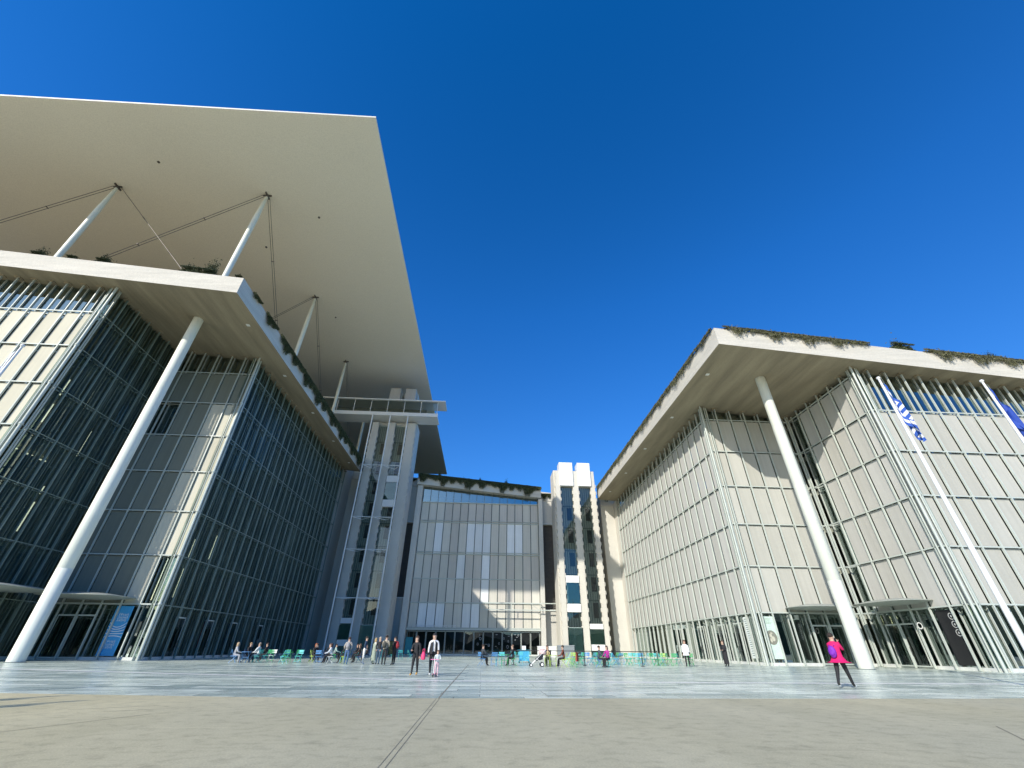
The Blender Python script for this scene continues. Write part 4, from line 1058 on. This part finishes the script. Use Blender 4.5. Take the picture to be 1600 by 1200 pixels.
sitter('person in black holding a child beside the stroller', 5.0, 37.6, R_(175), BLK, BLK, 'lime', 'lime chair under the person holding a child', hair=(.08, .04, .03), hl='long', arms='cross')
person('small blond child sitting on the lap beside the stroller', 5.0, 37.3, R_(175), 1.0, (.5, .4, .2), (.5, .5, .2), pose='sit', seat=.58, arms='hold', hair=(.35, .2, .1), fingers=False)
table('lime', 5.25, 36.5, 'yellow-lime table next to the stroller')
sitter('man in a rust brown jacket seated facing left beside the yellow-lime table', 6.15, 36.9, R_(80), (.17, .05, .03), BLK, 'lime', 'lime chair under the man in the rust brown jacket')
o = chair('green', 6.75, 36.2, R_(60), 'green chair with a rust coat over its back, right of the brown-jacketed man')
mb = MB(); mb.hexa([(-.22, -.30, .35), (.22, -.30, .35), (.2, -.2, .38), (-.2, -.2, .38), (-.2, -.28, .9), (.2, -.28, .9), (.18, -.2, .92), (-.18, -.2, .92)]); c_ = mb.build('coat', col((.35, .05, .03))); c_.location = o.location; c_.rotation_euler = o.rotation_euler; tag(c_, 'rust red coat hanging over the back of a green chair', 'coat')
sitter('person in black and white leaning over a blue chair in front of the belt barrier', 8.75, 36.9, R_(-100), (.06, .08, .10), BLK, 'blue', 'light blue chair in front of the belt barrier', hair=(.05, .03, .02))
sitter('person in a magenta jacket seated right of the blue chair before the barrier', 9.35, 36.4, R_(120), (.40, .03, .25), BLK, 'turquoise', 'turquoise chair under the person in the magenta jacket', hair=(.06, .03, .02), hl='long')
table('blue', 9.05, 37.3, 'blue table between the two people before the barrier')

# empty chairs behind the barrier
rs = random.Random(12); spots = []
for i in range(34):
    x = 7.6 + (i % 12) * .74 + rs.uniform(-.15, .15); y = 41.0 + (i // 12) * 1.5 + rs.uniform(-.3, .3)
    cn = rs.choice(['green', 'turquoise', 'blue', 'green', 'teal', 'lime'] if x < 12 else ['green', 'blue', 'green', 'turquoise'])
    chair(cn, x, y, rs.uniform(0, 6.28), '%s folding chair in the empty cluster behind the belt barrier' % cn, '%s chairs behind the belt barrier' % cn)
for i in range(5): table(['turquoise', 'green', 'blue', 'green', 'turquoise'][i], 8.3 + i * 1.8, 42.0, '%s table in the empty cluster behind the belt barrier' % ['turquoise', 'green', 'blue', 'green', 'turquoise'][i], 'tables behind the belt barrier')
for i, (x, y, cn) in enumerate(((14.6, 40.2, 'green'), (15.3, 41.3, 'lime'), (15.9, 40.5, 'green'), (16.6, 41.4, 'teal'), (17.1, 40.2, 'green'), (14.9, 42.2, 'turquoise'), (17.6, 41.2, 'green'))):
    chair(cn, x, y, rs.uniform(0, 6.28), '%s folding chair around the woman in the white shirt' % cn, '%s chairs around the woman in white' % cn)
# a few at the left of the barrier
for i, (x, y) in enumerate(((3.4, 43.5), (4.1, 44.2), (2.9, 44.6))):
    chair('turquoise', x, y, i * 1.7, 'turquoise folding chair beside the blue parasol bundle', 'turquoise chairs beside the parasol bundle')

def stanchion(x, y, label, to=None):
    t = thing('belt_stanchion', label, 'stanchion', (x, y, 0), 'stanchions of the belt barrier')
    mb = MB(); mb.lathe([(.17, 0), (.17, .02), (.04, .05)], x, y, 16); mb.build('base', M['black'], t)
    mb = MB(); mb.lathe([(.03, .03), (.03, .97), (.035, .98), (.035, 1.04)], x, y, 10); mb.build('post', M['black'], t)
    if to:
        mb = MB(); dx, dy = to[0] - x, to[1] - y; l = math.hypot(dx, dy); q = (-dy / l * .004, dx / l * .004)
        mb.hexa([(x + q[0], y + q[1], .95), (to[0] + q[0], to[1] + q[1], .95), (to[0] - q[0], to[1] - q[1], .95), (x - q[0], y - q[1], .95), (x + q[0], y + q[1], 1.0), (to[0] + q[0], to[1] + q[1], 1.0), (to[0] - q[0], to[1] - q[1], 1.0), (x - q[0], y - q[1], 1.0)])
        mb.build('belt', M['black'], t)
sts = [(2.6, 40.4), (5.6, 40.0), (8.2, 39.4), (9.7, 37.9), (12.6, 38.6), (14.8, 41.2), (15.6, 43.4)]
for i, p_ in enumerate(sts): stanchion(p_[0], p_[1], 'black belt barrier post fencing the empty chairs', sts[i + 1] if i + 1 < len(sts) else None)
# folded parasol / counter / planter bits
P = thing('serving_cart', 'blue serving cart with a white box on top before the central doors', 'cart', (3.9, 46, 0))
mb = MB(); mb.box(3.5, 45.7, .15, 4.4, 46.3, .9); mb.build('cart_body', col((.05, .35, .55)), P)
mb = MB(); mb.box(3.35, 45.65, .95, 4.55, 46.35, 1.0); mb.build('cart_top', col((.08, .45, .6)), P)
mb = MB(); mb.box(3.75, 45.85, 1.0, 4.1, 46.15, 1.32); mb.build('white_box', M['white'], P)
for (a, b) in ((3.5, 45.8), (4.4, 45.8), (3.5, 46.2), (4.4, 46.2)):
    mb = MB(); mb.tube((a, b - .02, .07), (a, b + .02, .07), .07, .07, 10); mb.build('wheel', M['black'], P)
Q = thing('planter_box', 'long grey planter box against the wall right of the central doors', 'planter', (14.5, 80, 0))
mb = MB(); mb.box(12.2, 78.9, .0, 14.9, 79.6, 1.5); mb.build('planter_body', col((.22, .25, .27)), Q); mb = MB(); mb.box(12.15, 78.85, 1.5, 14.95, 79.65, 1.6); mb.build('planter_rim', col((.3, .33, .35)), Q)
Q = thing('white_counter', 'low white counter beside the central doors', 'counter', (10.5, 80, 0))
mb = MB(); mb.box(9.0, 79.3, .0, 12.0, 79.9, 1.35); mb.build('counter_front', M['white'], Q); mb = MB(); mb.box(8.95, 79.25, 1.35, 12.05, 79.95, 1.45); mb.build('counter_top', M['white'], Q)
Q = thing('teal_information_stand', 'teal information panel standing in the first door bay of the central building', 'sign', (-12.3, 85.3, 0))
mb = MB(); mb.box(-13.1, 85.2, .15, -11.9, 85.26, 2.6); mb.build('panel', col((.03, .25, .28)), Q); mb = MB(); mb.box(-12.8, 85.28, 0, -12.7, 85.5, 1.4); mb.box(-12.3, 85.28, 0, -12.2, 85.5, 1.4); mb.build('stand', M['steel'], Q)
Q = thing('recycling_bin', 'mustard coloured bin standing left of the central doors', 'bin', (-15, 84.2, 0))
mb = MB(); mb.box(-15.5, 83.8, .05, -14.4, 84.5, 1.9); mb.build('bin_body', col((.28, .22, .06)), Q); mb = MB(); mb.box(-15.55, 83.75, 1.9, -14.35, 84.55, 2.0); mb.build('lid', col((.2, .16, .05)), Q)

# ---------------------------------------------------------------- camera, sun, sky
sc = bpy.context.scene
f_, yaw, pitch, roll = 653.28, .0559811561, .563448568, .00977062922
fw = Vector((math.sin(yaw) * math.cos(pitch), math.cos(yaw) * math.cos(pitch), math.sin(pitch)))
r0 = Vector((math.cos(yaw), -math.sin(yaw), 0)); u0 = r0.cross(fw)
r2 = r0 * math.cos(roll) + u0 * math.sin(roll); u2 = -r0 * math.sin(roll) + u0 * math.cos(roll)
cam = bpy.data.cameras.new('camera'); co = bpy.data.objects.new('camera', cam); C.objects.link(co)
cam.sensor_width = 36; cam.lens = f_ / 1600 * 36; cam.clip_end = 6000; cam.clip_start = .05
mt = Matrix((r2, u2, -fw)).transposed().to_4x4(); mt.translation = CAM; co.matrix_world = mt
sc.camera = co
AZ, EL = rad(36.5), rad(30.3)
d = Vector((math.sin(AZ) * math.cos(EL), math.cos(AZ) * math.cos(EL), -math.sin(EL)))
sl_ = bpy.data.lights.new('sun', 'SUN'); sl_.energy = 5.0; sl_.angle = rad(.53); sl_.color = (1, .945, .85)
so = bpy.data.objects.new('sun', sl_); C.objects.link(so); so.rotation_euler = d.to_track_quat('-Z', 'Y').to_euler(); so.location = (-60, -60, 80)
w = bpy.data.worlds.new('World'); sc.world = w; w.use_nodes = True; nt = w.node_tree
bg = nt.nodes['Background']; sky = nt.nodes.new('ShaderNodeTexSky'); sky.sky_type = 'NISHITA'; sky.sun_disc = False
sky.sun_elevation = EL; sky.sun_rotation = rad(180) + AZ; sky.altitude = 50; sky.air_density = 1.0; sky.dust_density = .3; sky.ozone_density = 3.0
tc = nt.nodes.new('ShaderNodeTexCoord'); dp = nt.nodes.new('ShaderNodeVectorMath'); dp.operation = 'DOT_PRODUCT'
dp.inputs[1].default_value = (math.sin(AZ), math.cos(AZ), 0)      # +1 opposite the sun
nt.links.new(tc.outputs['Generated'], dp.inputs[0])
mr = nt.nodes.new('ShaderNodeMapRange'); mr.inputs['From Min'].default_value = -.95; mr.inputs['From Max'].default_value = -.72
nt.links.new(dp.outputs['Value'], mr.inputs['Value'])
tint = nt.nodes.new('ShaderNodeMix'); tint.data_type = 'RGBA'; tint.blend_type = 'MULTIPLY'
tint.inputs[7].default_value = (.30, .88, 1.55, 1)
tcm = nt.nodes.new('ShaderNodeMix'); tcm.data_type = 'RGBA'; tcm.inputs[6].default_value = (2.1, 1.7, 1.3, 1); tcm.inputs[7].default_value = (.30, .88, 1.55, 1)
nt.links.new(mr.outputs[0], tcm.inputs[0]); nt.links.new(tcm.outputs[2], tint.inputs[7]); tint.inputs[0].default_value = 1.0
nt.links.new(sky.outputs[0], tint.inputs[6])
sx = nt.nodes.new('ShaderNodeSeparateXYZ'); nt.links.new(tc.outputs['Generated'], sx.inputs[0])
er = nt.nodes.new('ShaderNodeValToRGB'); nt.links.new(sx.outputs['Z'], er.inputs[0])
els = er.color_ramp.elements; els.new(.5)
for e_, (p_, c_) in zip(els, ((.36, (.85, .85, .85)), (.66, (.45, .90, .98)), (.95, (.12, .82, .90)))): e_.position = p_; e_.color = (*c_, 1)
t2 = nt.nodes.new('ShaderNodeMix'); t2.data_type = 'RGBA'; t2.blend_type = 'MULTIPLY'
nt.links.new(mr.outputs[0], t2.inputs[0]); nt.links.new(tint.outputs[2], t2.inputs[6]); nt.links.new(er.outputs[0], t2.inputs[7])
nt.links.new(t2.outputs[2], bg.inputs[0]); bg.inputs[1].default_value = .15
sc.view_settings.view_transform = 'Standard'; sc.view_settings.look = 'None'; sc.view_settings.exposure = 0
sc.cycles.max_bounces = 8; sc.cycles.transparent_max_bounces = 12; sc.cycles.diffuse_bounces = 4; sc.cycles.caustics_reflective = False; sc.cycles.caustics_refractive = False
for o in C.objects:
    for k in ('_o', '_k'):
        if k in o: del o[k]
